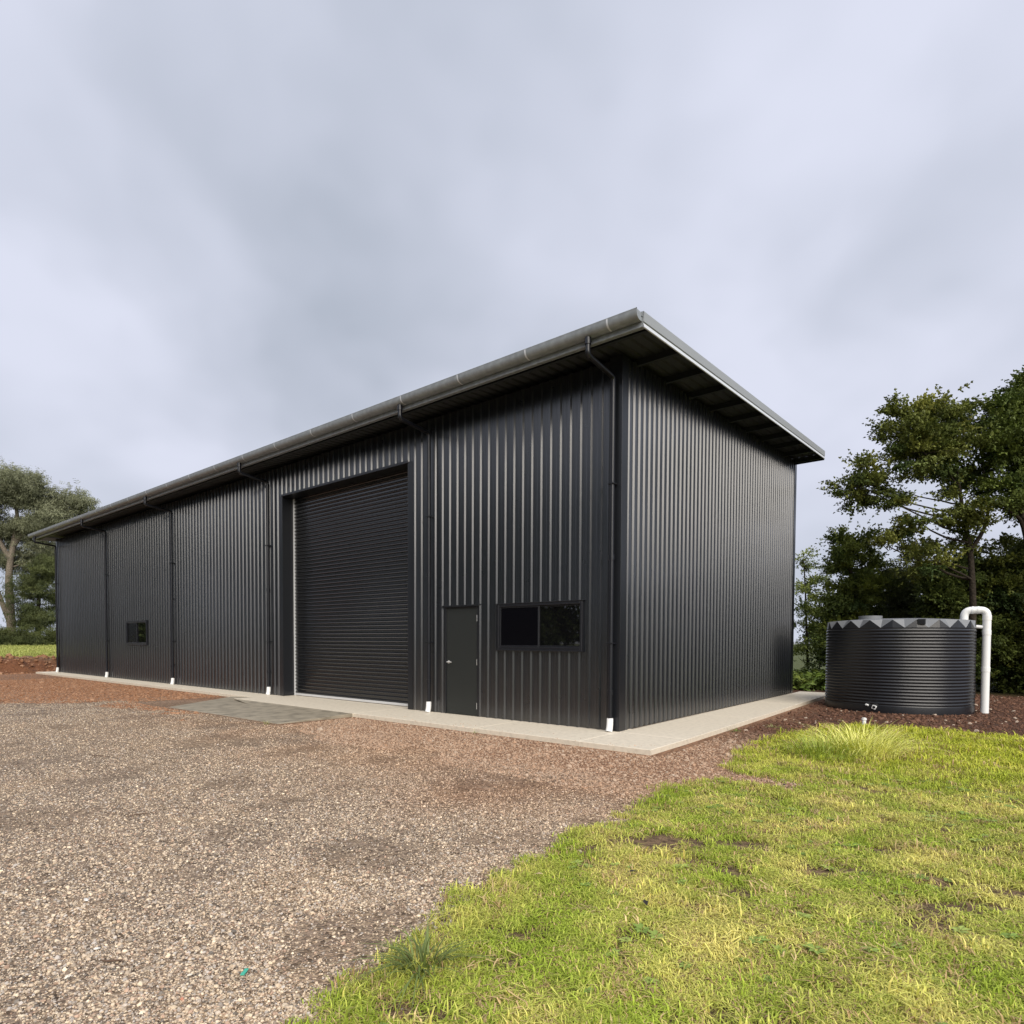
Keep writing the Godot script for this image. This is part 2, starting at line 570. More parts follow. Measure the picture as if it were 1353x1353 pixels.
func shed() -> void:
	var t := thing("shed", Vector3.ZERO, 0.0, "long dark grey ribbed steel shed with a skillion roof and roller door", "shed")
	# front wall, from the left corner to the right
	cladding("front_wall", t, LEN, 0.2, 0.115, func(u, y, o): return Vector3(u - LEN, y, o), func(_u): return FRONT_TOP,
		[[R0 + LEN, R1 + LEN, 0.0, RTOP], [D0 + LEN, D1 + LEN, 0.0, DTOP], [W0 + LEN + 0.02, W1 + LEN - 0.02, WLO + 0.02, WHI - 0.02], [S0 + LEN + 0.02, S1 + LEN - 0.02, WLO + 0.02, WHI - 0.02]])
	cladding("side_wall", t, DEEP, 0.183, 0.24, func(u, y, o): return Vector3(o, y, -u), func(u): return roof_y(-u) + 0.06, [])
	cladding("side_wall", t, DEEP, 0.19, 0.12, func(u, y, o): return Vector3(-LEN - o, y, -u), func(u): return roof_y(-u) + 0.06, [], true)
	cladding("back_wall", t, LEN, 0.2, 0.1, func(u, y, o): return Vector3(u - LEN, y, -DEEP - o), func(_u): return roof_y(-DEEP) + 0.06, [], true)
	# floor slab inside, seen through nothing but keeps the shed dark
	# corner flashings
	for c in [[0.0, 0.0, 1.0, 1.0], [-LEN, 0.0, -1.0, 1.0], [0.0, -DEEP, 1.0, -1.0], [-LEN, -DEEP, -1.0, -1.0]]:
		var mb := MB.new()
		var x0: float = c[0]
		var z0: float = c[1]
		var sx: float = c[2]
		var sz: float = c[3]
		var topy: float = roof_y(z0) + 0.05
		var ox := x0 + sx * 0.034
		var oz := z0 + sz * 0.034
		var leg := 0.20
		mb.box(Vector3(minf(ox, ox - sx * (leg + 0.03)), 0.006, minf(oz, oz - sz * 0.003)), Vector3(maxf(ox, ox - sx * (leg + 0.03)), topy, maxf(oz, oz - sz * 0.003)), 0.001)
		mb.box(Vector3(minf(ox, ox - sx * 0.003), 0.006, minf(oz - sz * 0.003, oz - sz * leg)), Vector3(maxf(ox, ox - sx * 0.003), topy, maxf(oz - sz * 0.003, oz - sz * leg)), 0.001)
		obj("corner_flashing", mb, M.trim, t)
	roller(t)
	personnel_door(t)
	window(t, W0, W1)
	window(t, S0, S1)
	roof(t)
	for x in [-0.09, -4.23, -10.28, -16.1, -21.9, -27.86]:
		downpipe(t, x)

func roller(t: Node) -> void:
	# flashings round the opening, standing proud of the ribs and turned in to the reveal
	var f := MB.new()
	f.box(Vector3(R0 - 0.16, 0.006, 0.0312), Vector3(R0, RTOP + 0.02, 0.034), 0.001)
	f.box(Vector3(R0, 0.006, -0.30), Vector3(R0 + 0.003, RTOP, 0.034), 0.001)
	f.box(Vector3(R1, 0.006, 0.0312), Vector3(R1 + 0.15, RTOP + 0.02, 0.034), 0.001)
	f.box(Vector3(R1 - 0.003, 0.006, -0.30), Vector3(R1, RTOP, 0.034), 0.001)
	f.box(Vector3(R0 + 0.003, RTOP - 0.003, -0.30), Vector3(R1 - 0.003, RTOP, 0.05), 0.001)
	f.box(Vector3(R0 - 0.02, RTOP, 0.036), Vector3(R1 + 0.02, RTOP + 0.05, 0.05), 0.002)
	obj("door_flashing", f, M.trim, t)
	# the curtain: rolled corrugations across the opening
	var mb := MB.new()
	var x0 := R0 + 0.06
	var x1 := R1 - 0.06
	var y := 0.07
	var pit := 0.0885
	var prof: Array[Vector2] = []
	while y < RTOP - 0.02:
		for k in 8:
			var a := float(k) / 8.0
			var o := 0.0
			if a < 0.55:
				o = pow(sin(a / 0.55 * PI), 0.7) * 0.028
			prof.append(Vector2(y + a * pit, o))
		y += pit
	for i in prof.size() - 1:
		var a := prof[i]
		var b := prof[i + 1]
		mb.quad(Vector3(x0, a.x, -0.30 + a.y), Vector3(x1, a.x, -0.30 + a.y), Vector3(x1, b.x, -0.30 + b.y), Vector3(x0, b.x, -0.30 + b.y))
	var door := obj("roller_door", mb, M.curtain, t)
	tag(door, "black corrugated roller door curtain, shut")
	var r := MB.new()
	r.box(Vector3(x0, 0.012, -0.305), Vector3(x1, 0.068, -0.275), 0.006)
	obj("bottom_rail", r, M.guide, door)
	for s in [0, 1]:
		var g := MB.new()
		var gx: float = R0 + 0.012 if s == 0 else R1 - 0.062
		g.box(Vector3(gx, 0.004, -0.31), Vector3(gx + 0.05, RTOP - 0.01, -0.262), 0.004)
		obj("guide", g, M.guide, door)
	# dark sheet stands in for the shade inside the shed, behind the curtain
	var back := MB.new()
	back.box(Vector3(R0 - 0.3, 0.0, -0.42), Vector3(R1 + 0.3, RTOP + 0.4, -0.38), 0.002)
	obj("door_backing", back, M.trim, t)

func personnel_door(t: Node) -> void:
	var fr := MB.new()
	fr.box(Vector3(D0, 0.006, -0.05), Vector3(D0 + 0.035, DTOP, 0.033), 0.003)
	fr.box(Vector3(D1 - 0.06, 0.006, -0.05), Vector3(D1, DTOP, 0.033), 0.003)
	fr.box(Vector3(D0 + 0.035, DTOP - 0.035, -0.05), Vector3(D1 - 0.06, DTOP, 0.033), 0.003)
	var mb := MB.new()
	mb.box(Vector3(D0 + 0.039, 0.012, -0.045), Vector3(D1 - 0.064, DTOP - 0.039, 0.019), 0.003)
	var d := obj("door", mb, M.door, t)
	tag(d, "plain flush dark grey door with white hinges")
	obj("frame", fr, M.trim, d)
	var hd := MB.new()
	hd.box(Vector3(D0 - 0.035, DTOP + 0.002, -0.02), Vector3(D1 + 0.02, DTOP + 0.022, 0.075), 0.003)
	hd.box(Vector3(D0 - 0.035, DTOP - 0.012, 0.068), Vector3(D1 + 0.02, DTOP + 0.002, 0.075), 0.002)
	obj("head_flashing", hd, M.trim, d)
	for y in [0.20, 1.03, 1.86]:
		var h := MB.new()
		h.tube([Vector3(D1 - 0.062, y - 0.06, 0.026), Vector3(D1 - 0.062, y + 0.06, 0.026)], [0.009], 8)
		obj("hinge", h, M.chrome, d)
	var k := MB.new()
	k.tube([Vector3(D0 + 0.10, 1.02, 0.019), Vector3(D0 + 0.10, 1.02, 0.03)], [0.030], 16)
	k.tube([Vector3(D0 + 0.10, 1.02, 0.03), Vector3(D0 + 0.10, 1.02, 0.07)], [0.012], 10)
	k.tube([Vector3(D0 + 0.094, 1.02, 0.066), Vector3(D0 + 0.15, 1.022, 0.068), Vector3(D0 + 0.205, 1.018, 0.062)], [0.012, 0.012, 0.010], 10)
	obj("handle", k, M.chrome, d)

func window(t: Node, x0: float, x1: float) -> void:
	var f := MB.new()
	var z0 := -0.03
	var z1 := 0.062
	var w := 0.045
	f.box(Vector3(x0, WLO, z0), Vector3(x0 + w, WHI, z1), 0.004)
	f.box(Vector3(x1 - w, WLO, z0), Vector3(x1, WHI, z1), 0.004)
	f.box(Vector3(x0 + w, WHI - w, z0), Vector3(x1 - w, WHI, z1), 0.004)
	f.box(Vector3(x0 + w, WLO, z0), Vector3(x1 - w, WLO + w, z1), 0.004)
	f.box(Vector3(x0 - 0.015, WLO - 0.028, 0.0), Vector3(x1 + 0.015, WLO - 0.002, 0.075), 0.004)
	f.box(Vector3(x0 - 0.02, WHI + 0.002, 0.0), Vector3(x1 + 0.02, WHI + 0.016, 0.072), 0.004)
	var o := obj("window", f, M.window_frame, t)
	var mid := (x0 + x1) * 0.5
	for s in [0, 1]:
		var a: float = x0 + w + 0.002 if s == 0 else mid - 0.012
		var b: float = mid + 0.018 if s == 0 else x1 - w - 0.002
		var zz := 0.040 if s == 0 else 0.018
		var sash := MB.new()
		var e := 0.026
		sash.box(Vector3(a, WLO + w + 0.002, zz - 0.016), Vector3(a + e, WHI - w - 0.002, zz), 0.003)
		sash.box(Vector3(b - e, WLO + w + 0.002, zz - 0.016), Vector3(b, WHI - w - 0.002, zz), 0.003)
		sash.box(Vector3(a + e, WLO + w + 0.002, zz - 0.016), Vector3(b - e, WLO + w + e, zz), 0.003)
		sash.box(Vector3(a + e, WHI - w - e, zz - 0.016), Vector3(b - e, WHI - w - 0.002, zz), 0.003)
		obj("sash", sash, M.window_frame, o)
		var p := MB.new()
		p.box(Vector3(a + e - 0.004, WLO + w + e - 0.004, zz - 0.011), Vector3(b - e + 0.004, WHI - w - e + 0.004, zz - 0.006), 0.0005)
		var pane := obj("pane", p, M.screen if s == 0 else M.glass, o)
		tag(pane, "left pane behind a dark fly screen" if s == 0 else "right pane reflecting the trees")

func roof(t: Node) -> void:
	var xl := -28.5
	var xr := 0.748
	var zf := 0.80
	var zb := -DEEP - 0.02
	# trapezoidal roof sheets, ribs running down the slope
	var mb := MB.new()
	var pit := 0.19
	var prof: Array[Vector2] = [Vector2(xl, 0.0)]
	var k := xl + 0.1
	while k < xr - 0.06:
		prof.append(Vector2(k - 0.034, 0.0))
		prof.append(Vector2(k - 0.014, 0.029))
		prof.append(Vector2(k + 0.014, 0.029))
		prof.append(Vector2(k + 0.034, 0.0))
		k += pit
	prof.append(Vector2(xr - 0.004, 0.0))
	var yf := roof_y(zf) + 0.145
	var yb := roof_y(zb) + 0.145
	for i in prof.size() - 1:
		var a := prof[i]
		var b := prof[i + 1]
		mb.quad(Vector3(a.x, yf + a.y, zf), Vector3(b.x, yf + b.y, zf), Vector3(b.x, yb + b.y, zb), Vector3(a.x, yb + a.y, zb))
	var r := obj("roof", mb, M.roof, t)
	# Z purlins under the sheets, running the length and out to the barge
	var z := 0.55
	while z > -DEEP - 0.01:
		var p := MB.new()
		var y := roof_y(z) + 0.14
		p.box(Vector3(xl + 0.01, y - 0.13, z - 0.0015), Vector3(xr - 0.035, y, z + 0.0015), 0.0005)
		p.box(Vector3(xl + 0.01, y - 0.003, z - 0.06), Vector3(xr - 0.035, y, z - 0.002), 0.0005)
		p.box(Vector3(xl + 0.01, y - 0.13, z + 0.002), Vector3(xr - 0.035, y - 0.127, z + 0.06), 0.0005)
		obj("purlin", p, M.purlin, r)
		z -= 1.06
	var bk := MB.new()
	bk.box(Vector3(xl + 0.01, roof_y(zb) - 0.02, zb - 0.035), Vector3(xr - 0.01, roof_y(zb) + 0.19, zb - 0.03), 0.001)
	obj("back_flashing", bk, M.trim, t)
	# barge capping at both ends: a flat face with a bright turned lip below it
	for s in [0, 1]:
		var x: float = xr if s == 0 else xl
		var d := 1.0 if s == 0 else -1.0
		var za := 0.765
		var c := MB.new()
		var lo := MB.new()
		var sl := Vector3(0, (za - zb) * PITCH, zb - za)
		var o := Vector3(x, roof_y(za), za)
		var strip := func(m: MB, p: Vector3, q: Vector3) -> void:
			if d > 0.0:
				m.quad(o + p, o + p + sl, o + q + sl, o + q)
			else:
				m.quad(o + p + sl, o + p, o + q, o + q + sl)
		strip.call(c, Vector3(d * 0.012, 0.078, 0), Vector3(d * 0.012, 0.215, 0))
		strip.call(c, Vector3(d * 0.012, 0.215, 0), Vector3(d * 0.004, 0.222, 0))
		strip.call(c, Vector3(d * 0.004, 0.222, 0), Vector3(-d * 0.13, 0.218, 0))
		strip.call(c, Vector3(-d * 0.003, 0.070, 0), Vector3(d * 0.012, 0.078, 0))
		strip.call(c, Vector3(-d * 0.003, 0.050, 0), Vector3(-d * 0.003, 0.070, 0))
		c.quad(o + Vector3(d * 0.012, 0.078, 0), o + Vector3(d * 0.004, 0.222, 0), o + Vector3(-d * 0.03, 0.222, 0), o + Vector3(-d * 0.03, 0.078, 0))
		obj("barge_capping", c, M.barge, t)
		strip.call(lo, Vector3(d * 0.016, 0.004, 0), Vector3(d * 0.002, 0.062, 0))
		strip.call(lo, Vector3(d * 0.012, 0.0, 0), Vector3(d * 0.016, 0.004, 0))
		strip.call(lo, Vector3(-d * 0.003, 0.0, 0), Vector3(d * 0.012, 0.0, 0))
		strip.call(lo, Vector3(-d * 0.004, 0.13, 0), Vector3(-d * 0.003, 0.0, 0))
		obj("barge_lip", lo, M.barge_lip, t)
	# fascia along the front and the gutter hung on it
	var fa := MB.new()
	var fp: Array[Vector2] = [Vector2(0.70, 5.795), Vector2(0.765, 5.790), Vector2(0.776, 5.794), Vector2(0.778, 5.803), Vector2(0.770, 5.812), Vector2(0.766, 5.83), Vector2(0.766, 6.0), Vector2(0.72, 6.005)]
	for i in fp.size() - 1:
		fa.quad(Vector3(xl, fp[i].y, fp[i].x), Vector3(xr - 0.002, fp[i].y, fp[i].x), Vector3(xr - 0.002, fp[i + 1].y, fp[i + 1].x), Vector3(xl, fp[i + 1].y, fp[i + 1].x))
	obj("fascia", fa, M.zinc, t)
	var gp: Array[Vector2] = [Vector2(0.772, 5.99), Vector2(0.772, 5.872), Vector2(0.80, 5.868), Vector2(0.845, 5.868), Vector2(0.875, 5.874), Vector2(0.900, 5.888), Vector2(0.918, 5.908), Vector2(0.929, 5.935), Vector2(0.934, 5.965), Vector2(0.934, 5.982), Vector2(0.938, 5.986), Vector2(0.938, 5.996), Vector2(0.930, 6.000), Vector2(0.920, 5.995), Vector2(0.918, 5.980)]
	var gm := MB.new()
	var gxr := xr - 0.014
	for i in gp.size() - 1:
		var na := gutter_normal(gp, i)
		var nb := gutter_normal(gp, i + 1)
		gm.quad_n(Vector3(xl, gp[i].y, gp[i].x), Vector3(gxr, gp[i].y, gp[i].x), Vector3(gxr, gp[i + 1].y, gp[i + 1].x), Vector3(xl, gp[i + 1].y, gp[i + 1].x), na, na, nb, nb)
	for x in [xl, gxr]:
		for i in range(1, 9):
			gm.tri(Vector3(x, 5.985, 0.80), Vector3(x, gp[i].y, gp[i].x), Vector3(x, gp[i + 1].y, gp[i + 1].x))
		gm.tri(Vector3(x, 5.985, 0.80), Vector3(x, gp[0].y, gp[0].x), Vector3(x, gp[1].y, gp[1].x))
	var g := obj("gutter", gm, M.zinc, t)
	var x := 0.27
	while x > xl:
		var b := MB.new()
		for i in range(2, 10):
			var na := gutter_normal(gp, i)
			var nb := gutter_normal(gp, i + 1)
			var oa := Vector2(na.z, na.y) * 0.004
			var ob := Vector2(nb.z, nb.y) * 0.004
			var pa := gp[i] + oa
			var pb := gp[i + 1] + ob
			b.quad_n(Vector3(x - 0.014, pa.y, pa.x), Vector3(x + 0.014, pa.y, pa.x), Vector3(x + 0.014, pb.y, pb.x), Vector3(x - 0.014, pb.y, pb.x), na, na, nb, nb)
		obj("gutter_strap", b, M.barge_lip, g)
		x -= 1.463

func gutter_normal(gp: Array[Vector2], i: int) -> Vector3:
	var d := gp[mini(i + 1, gp.size() - 1)] - gp[maxi(i - 1, 0)]
	var n := Vector2(d.y, -d.x).normalized()
	return Vector3(0, n.y, n.x)

func bend(a: Vector3, b: Vector3, c: Vector3, r: float, k := 5) -> Array:
	var p := b + (a - b).normalized() * r
	var q := b + (c - b).normalized() * r
	var out := []
	for i in k + 1:
		var t := float(i) / k
		out.append(p.lerp(b, t).lerp(b.lerp(q, t), t))
	return out

func downpipe(t: Node, x: float) -> void:
	var zw := 0.105
	var pts := [Vector3(x, 5.875, 0.85)]
	var a := Vector3(x, 5.62, 0.85)
	var b := Vector3(x, 5.545, zw)
	pts += bend(pts[0], a, b, 0.06)
	pts += bend(a, b, Vector3(x, 0.1, zw), 0.06)
	pts.append(Vector3(x, 0.16, zw))
	var mb := MB.new()
	mb.tube(pts, [0.038], 14)
	var o := obj("downpipe", mb, M.pipe, t)
	for y in [5.80, 2.75, 0.62]:
		var c := MB.new()
		var z := 0.85 if y > 5.0 else zw
		if y > 5.0:
			c.tube([Vector3(x, 5.77, z), Vector3(x, 5.86, z)], [0.05], 14)
		else:
			c.tube([Vector3(x, y - 0.04, z), Vector3(x, y + 0.04, z)], [0.049], 14)
		obj("collar", c, M.pipe, o)
	for y in [1.4, 3.9]:
		var c := MB.new()
		c.box(Vector3(x - 0.055, y - 0.012, 0.03), Vector3(x + 0.055, y + 0.012, zw + 0.049), 0.003)
		obj("bracket", c, M.pipe, o)
	var f := MB.new()
	f.tube([Vector3(x, 0.215, zw), Vector3(x, 0.205, zw), Vector3(x, 0.12, zw + 0.004), Vector3(x, 0.05, zw + 0.015), Vector3(x, 0.004, zw + 0.03)], [0.044, 0.052, 0.052, 0.053, 0.054], 16)
	var foot := obj("foot", f, M.white, o)
	tag(foot, "short white outlet foot")

func pavement() -> void:
	var t := thing("pavement", Vector3.ZERO, 0.0, "pale concrete path round the foot of the dark shed", "")
	t.remove_meta("category")
	t.set_meta("kind", "structure")
	var xs := [-28.85, -24.6, -20.3, -16.0, -11.9, -9.98]
	for i in xs.size() - 1:
		slab(t, [Vector2(xs[i] + 0.004, 0.66), Vector2(xs[i + 1] - 0.004, 0.66), Vector2(xs[i + 1] - 0.004, -0.4), Vector2(xs[i] + 0.004, -0.4)])
	xs = [-9.98, -5.2, -2.0, 0.04]
	for i in xs.size() - 1:
		slab(t, [Vector2(xs[i] + 0.004, 1.2), Vector2(xs[i + 1] - 0.004, 1.22), Vector2(xs[i + 1] - 0.004, -0.4), Vector2(xs[i] + 0.004, -0.4)])
	var zs := [1.23, 0.04, -3.2, -6.6, -10.07, -10.9]
	for i in zs.size() - 1:
		var wa: float = 1.16 + minf(zs[i], 0.0) * 0.02
		var wb: float = 1.16 + minf(zs[i + 1], 0.0) * 0.02
		slab(t, [Vector2(0.04, zs[i] - 0.004), Vector2(wa, zs[i] - 0.004), Vector2(wb, zs[i + 1] + 0.004), Vector2(0.04, zs[i + 1] + 0.004)])
	# inside floor under the shed
	var b := MB.new()
	b.box(Vector3(-28.0, -0.12, -10.0), Vector3(-0.06, -0.004, -0.41), 0.003)
	obj("floor_slab", b, M.concrete, t)
	# darker ramp up to the roller door
	var m := MB.new()
	prism(m, [Vector3(-11.15, -0.06, 0.665), Vector3(-9.75, -0.072, 2.78), Vector3(-5.35, -0.072, 2.72), Vector3(-5.22, -0.008, 1.205), Vector3(-9.97, -0.008, 1.205), Vector3(-9.99, -0.01, 0.665)], 0.15)
	var o := obj("ramp", m, M.wet_concrete)
	tag(o, "damp grey concrete ramp in front of the roller door", "", "", "structure")

func prism(m: MB, p: Array, thick: float) -> void:
	var c := Vector3.ZERO
	for v in p:
		c += v
	c /= p.size()
	for i in p.size():
		var a: Vector3 = p[i]
		var b: Vector3 = p[(i + 1) % p.size()]
		var ai := a + (c - a).normalized() * 0.012 + Vector3(0, 0.006, 0)
		var bi := b + (c - b).normalized() * 0.012 + Vector3(0, 0.006, 0)
		m.tri(c + Vector3(0, 0.006, 0), ai, bi)
		m.quad(a, b, bi, ai)
		m.quad(a - Vector3(0, thick, 0), b - Vector3(0, thick, 0), b, a)

func slab(t: Node, q: Array) -> void:
	var m := MB.new()
	prism(m, [Vector3(q[0].x, -0.006, q[0].y), Vector3(q[1].x, -0.006, q[1].y), Vector3(q[2].x, -0.006, q[2].y), Vector3(q[3].x, -0.006, q[3].y)], 0.12)
	obj("slab", m, M.concrete, t)

# ---------------------------------------------------------------- tank
func tank() -> void:
	var R := 1.455
	var at := Vector3(2.81, height(2.81, -8.0) - 0.01, -8.02)
	var t := thing("water_tank", at, 0.0, "round dark grey plastic rainwater tank with corrugated side and zigzag rim", "water tank")
	# side: plain foot, then rolled corrugations
	var prof: Array[Vector2] = [Vector2(R + 0.012, 0.0), Vector2(R + 0.014, 0.02), Vector2(R + 0.014, 0.17), Vector2(R + 0.004, 0.19)]
	var y := 0.19
	var n := 24
	var pit := (1.83 - 0.19) / n
	for i in n:
		for k in range(1, 9):
			var a := float(k) / 8.0
			prof.append(Vector2(R - 0.008 + 0.022 * pow(sin(a * PI), 0.8) * (1.0 if k < 8 else 0.0), y + a * pit))
		y += pit
	prof.append(Vector2(R + 0.004, 1.85))
	var seg := 96
	var mb := MB.new()
	for i in prof.size() - 1:
		var na := lathe_normal(prof, i)
		var nb := lathe_normal(prof, i + 1)
		for s in seg:
			var a := TAU * s / seg
			var b := TAU * (s + 1) / seg
			mb.quad_n(ring(prof[i], a), ring(prof[i], b), ring(prof[i + 1], b), ring(prof[i + 1], a), turn(na, a), turn(na, b), turn(nb, b), turn(nb, a))
	var wall := obj("wall", mb, M.plastic, t)
	# upright teeth of the rim (wall colour) between sloping facets of the lid
	var N := 21
	var teeth := MB.new()
	var lid := MB.new()
	var yl := 1.85
	var yh := 2.02
	var off := 0.13
	for i in N:
		var a := TAU * i / N + off
		var b := TAU * (i + 1) / N + off
		var c := (a + b) * 0.5
		var d := b + (b - a) * 0.5
		var A := ring(Vector2(R + 0.004, yl), a)
		var B := ring(Vector2(R + 0.004, yl), b)
		var mid := ring(Vector2(R + 0.006, yl), c)
		var H := ring(Vector2(R - 0.015, yh), c)
		var H2 := ring(Vector2(R - 0.015, yh), d)
		var K := ring(Vector2(R - 0.13, yh + 0.012), c)
		var L := ring(Vector2(R - 0.13, yh + 0.012), d)
		var Km := ring(Vector2(R - 0.13, yh + 0.012), b)
		teeth.tri(A, mid, H)
		teeth.tri(mid, B, H)
		# lid facet: from the notch B up and in to the flat top
		lid.tri(B, Km, H)
		lid.tri(B, H2, Km)
		lid.tri(H, Km, K)
		lid.tri(Km, H2, L)
		# gently domed top
		var K2 := ring(Vector2(R * 0.55, yh + 0.05), c)
		var L2 := ring(Vector2(R * 0.55, yh + 0.05), d)
		lid.quad(K, L, L2, K2)
		lid.tri(K2, L2, Vector3(0, yh + 0.07, 0))
		lid.tri(K, Km, L)
	obj("rim_teeth", teeth, M.plastic, wall)
	var l := obj("lid", lid, M.lid, t)
	tag(l, "wet lid, sky sheen put into its pale colour, with facets pointing down between the dark teeth")
	# inlet strainer in the lid and small lugs at the rim
	var st := MB.new()
	st.tube([Vector3(-0.5, yh + 0.03, 0.35), Vector3(-0.5, yh + 0.13, 0.35)], [0.24], 24)
	obj("strainer", st, M.lid, l)
	var lug := MB.new()
	for a in [-1.15]:
		var p := ring(Vector2(R - 0.03, yh - 0.06), a)
		lug.box(p - Vector3(0.07, 0.05, 0.07), p + Vector3(0.07, 0.07, 0.07), 0.01)
	obj("overflow_box", lug, M.plastic, l)
	# outlet fittings at the foot
	var fa := -1.72
	var fit := MB.new()
	var p0 := ring(Vector2(R + 0.005, 0.14), fa)
	var dir := turn(Vector3(1, 0, 0), fa)
	fit.tube([p0, p0 + dir * 0.05], [0.055], 4)
	obj("outlet", fit, M.white, t)
	var core := MB.new()
	core.tube([p0 + dir * 0.045, p0 + dir * 0.054], [0.03], 12)
	obj("outlet_plug", core, M.plastic, t)
	var v := MB.new()
	var p1 := ring(Vector2(R + 0.012, 0.17), fa - 0.09)
	v.tube([p1, p1 + dir * 0.05 + Vector3(-0.02, 0.02, 0)], [0.022], 8)
	obj("valve", v, M.white, t)
	# white inlet pipe that rises beside the tank and turns down through its rim
	var base := Vector3(4.44, height(4.44, -8.2), -8.2)
	var pt := thing("inlet_pipe", base, 0.0, "white plastic pipe rising beside the tank and bending over its rim", "pipe")
	var to := (Vector3(at.x, 0, at.z) - Vector3(base.x, 0, base.z)).normalized() * 0.40
	var q := [Vector3(0, -0.1, 0), Vector3(0, 1.0, 0)]
	q += bend(q[1], Vector3(0, 2.24, 0), Vector3(to.x, 2.24, to.z), 0.14, 8)
	q += bend(Vector3(0, 2.24, 0), Vector3(to.x, 2.24, to.z), Vector3(to.x, 1.9, to.z), 0.14, 8)
	q.append(Vector3(to.x, 2.0, to.z))
	var pm := MB.new()
	pm.tube(q, [0.077], 18)
	obj("pipe", pm, M.white, pt)
	var br := MB.new()
	br.tube([Vector3(0, 1.86, 0), Vector3(to.x * 0.5, 1.88, to.z * 0.5)], [0.04], 12)
	obj("branch", br, M.white, pt)
	for e in [[Vector3(to.x * 0.34, 2.24, to.z * 0.34), Vector3(to.x * 0.44, 2.24, to.z * 0.44)], [Vector3(to.x * 0.58, 2.24, to.z * 0.58), Vector3(to.x * 0.68, 2.24, to.z * 0.68)]]:
		var el := MB.new()
		el.tube(e, [0.083], 18)
		obj("collar", el, M.white, pt)
	for y2 in [0.95, 1.75, 2.07]:
		var cl := MB.new()
		cl.tube([Vector3(0, y2 - 0.05, 0), Vector3(0, y2 + 0.05, 0)], [0.083], 18)
		obj("collar", cl, M.white, pt)

func ring(p: Vector2, a: float) -> Vector3:
	return Vector3(cos(a) * p.x, p.y, -sin(a) * p.x)

func turn(n: Vector3, a: float) -> Vector3:
	return Vector3(cos(a) * n.x, n.y, -sin(a) * n.x)

func lathe_normal(p: Array[Vector2], i: int) -> Vector3:
	var d := p[mini(i + 1, p.size() - 1)] - p[maxi(i - 1, 0)]
	var n := Vector2(d.y, -d.x).normalized()
	return Vector3(n.x, n.y, 0)

# ---------------------------------------------------------------- plants
# a twig with folded leaves, about 1 unit long
func sprig(s: int, leaves: int, size: float, slim: float) -> ArrayMesh:
	var r := rnd(s)
	var mb := MB.new()
	for i in leaves:
		var t := float(i) / leaves
		var root := Vector3(r.randf_range(-0.28, 0.28), r.randf_range(-0.12, 0.12), t - 0.5)
		var d := Vector3(r.randf_range(-1, 1), r.randf_range(-0.6, 0.5), r.randf_range(-0.5, 1)).normalized()
		var side := d.cross(Vector3(r.randf_range(-0.4, 0.4), 1, r.randf_range(-0.4, 0.4))).normalized()
		var up := side.cross(d).normalized()
		var L := size * r.randf_range(0.7, 1.25)
		var w := L * slim
		mb.col = grey(r.randf_range(0.7, 1.15))
		var tip := root + d * L - Vector3(0, L * 0.15, 0)
		var m := root + d * L * 0.45
		mb.tri(root, m + side * w + up * w * 0.3, tip)
		mb.tri(root, tip, m - side * w + up * w * 0.3)
	return mb.mesh()

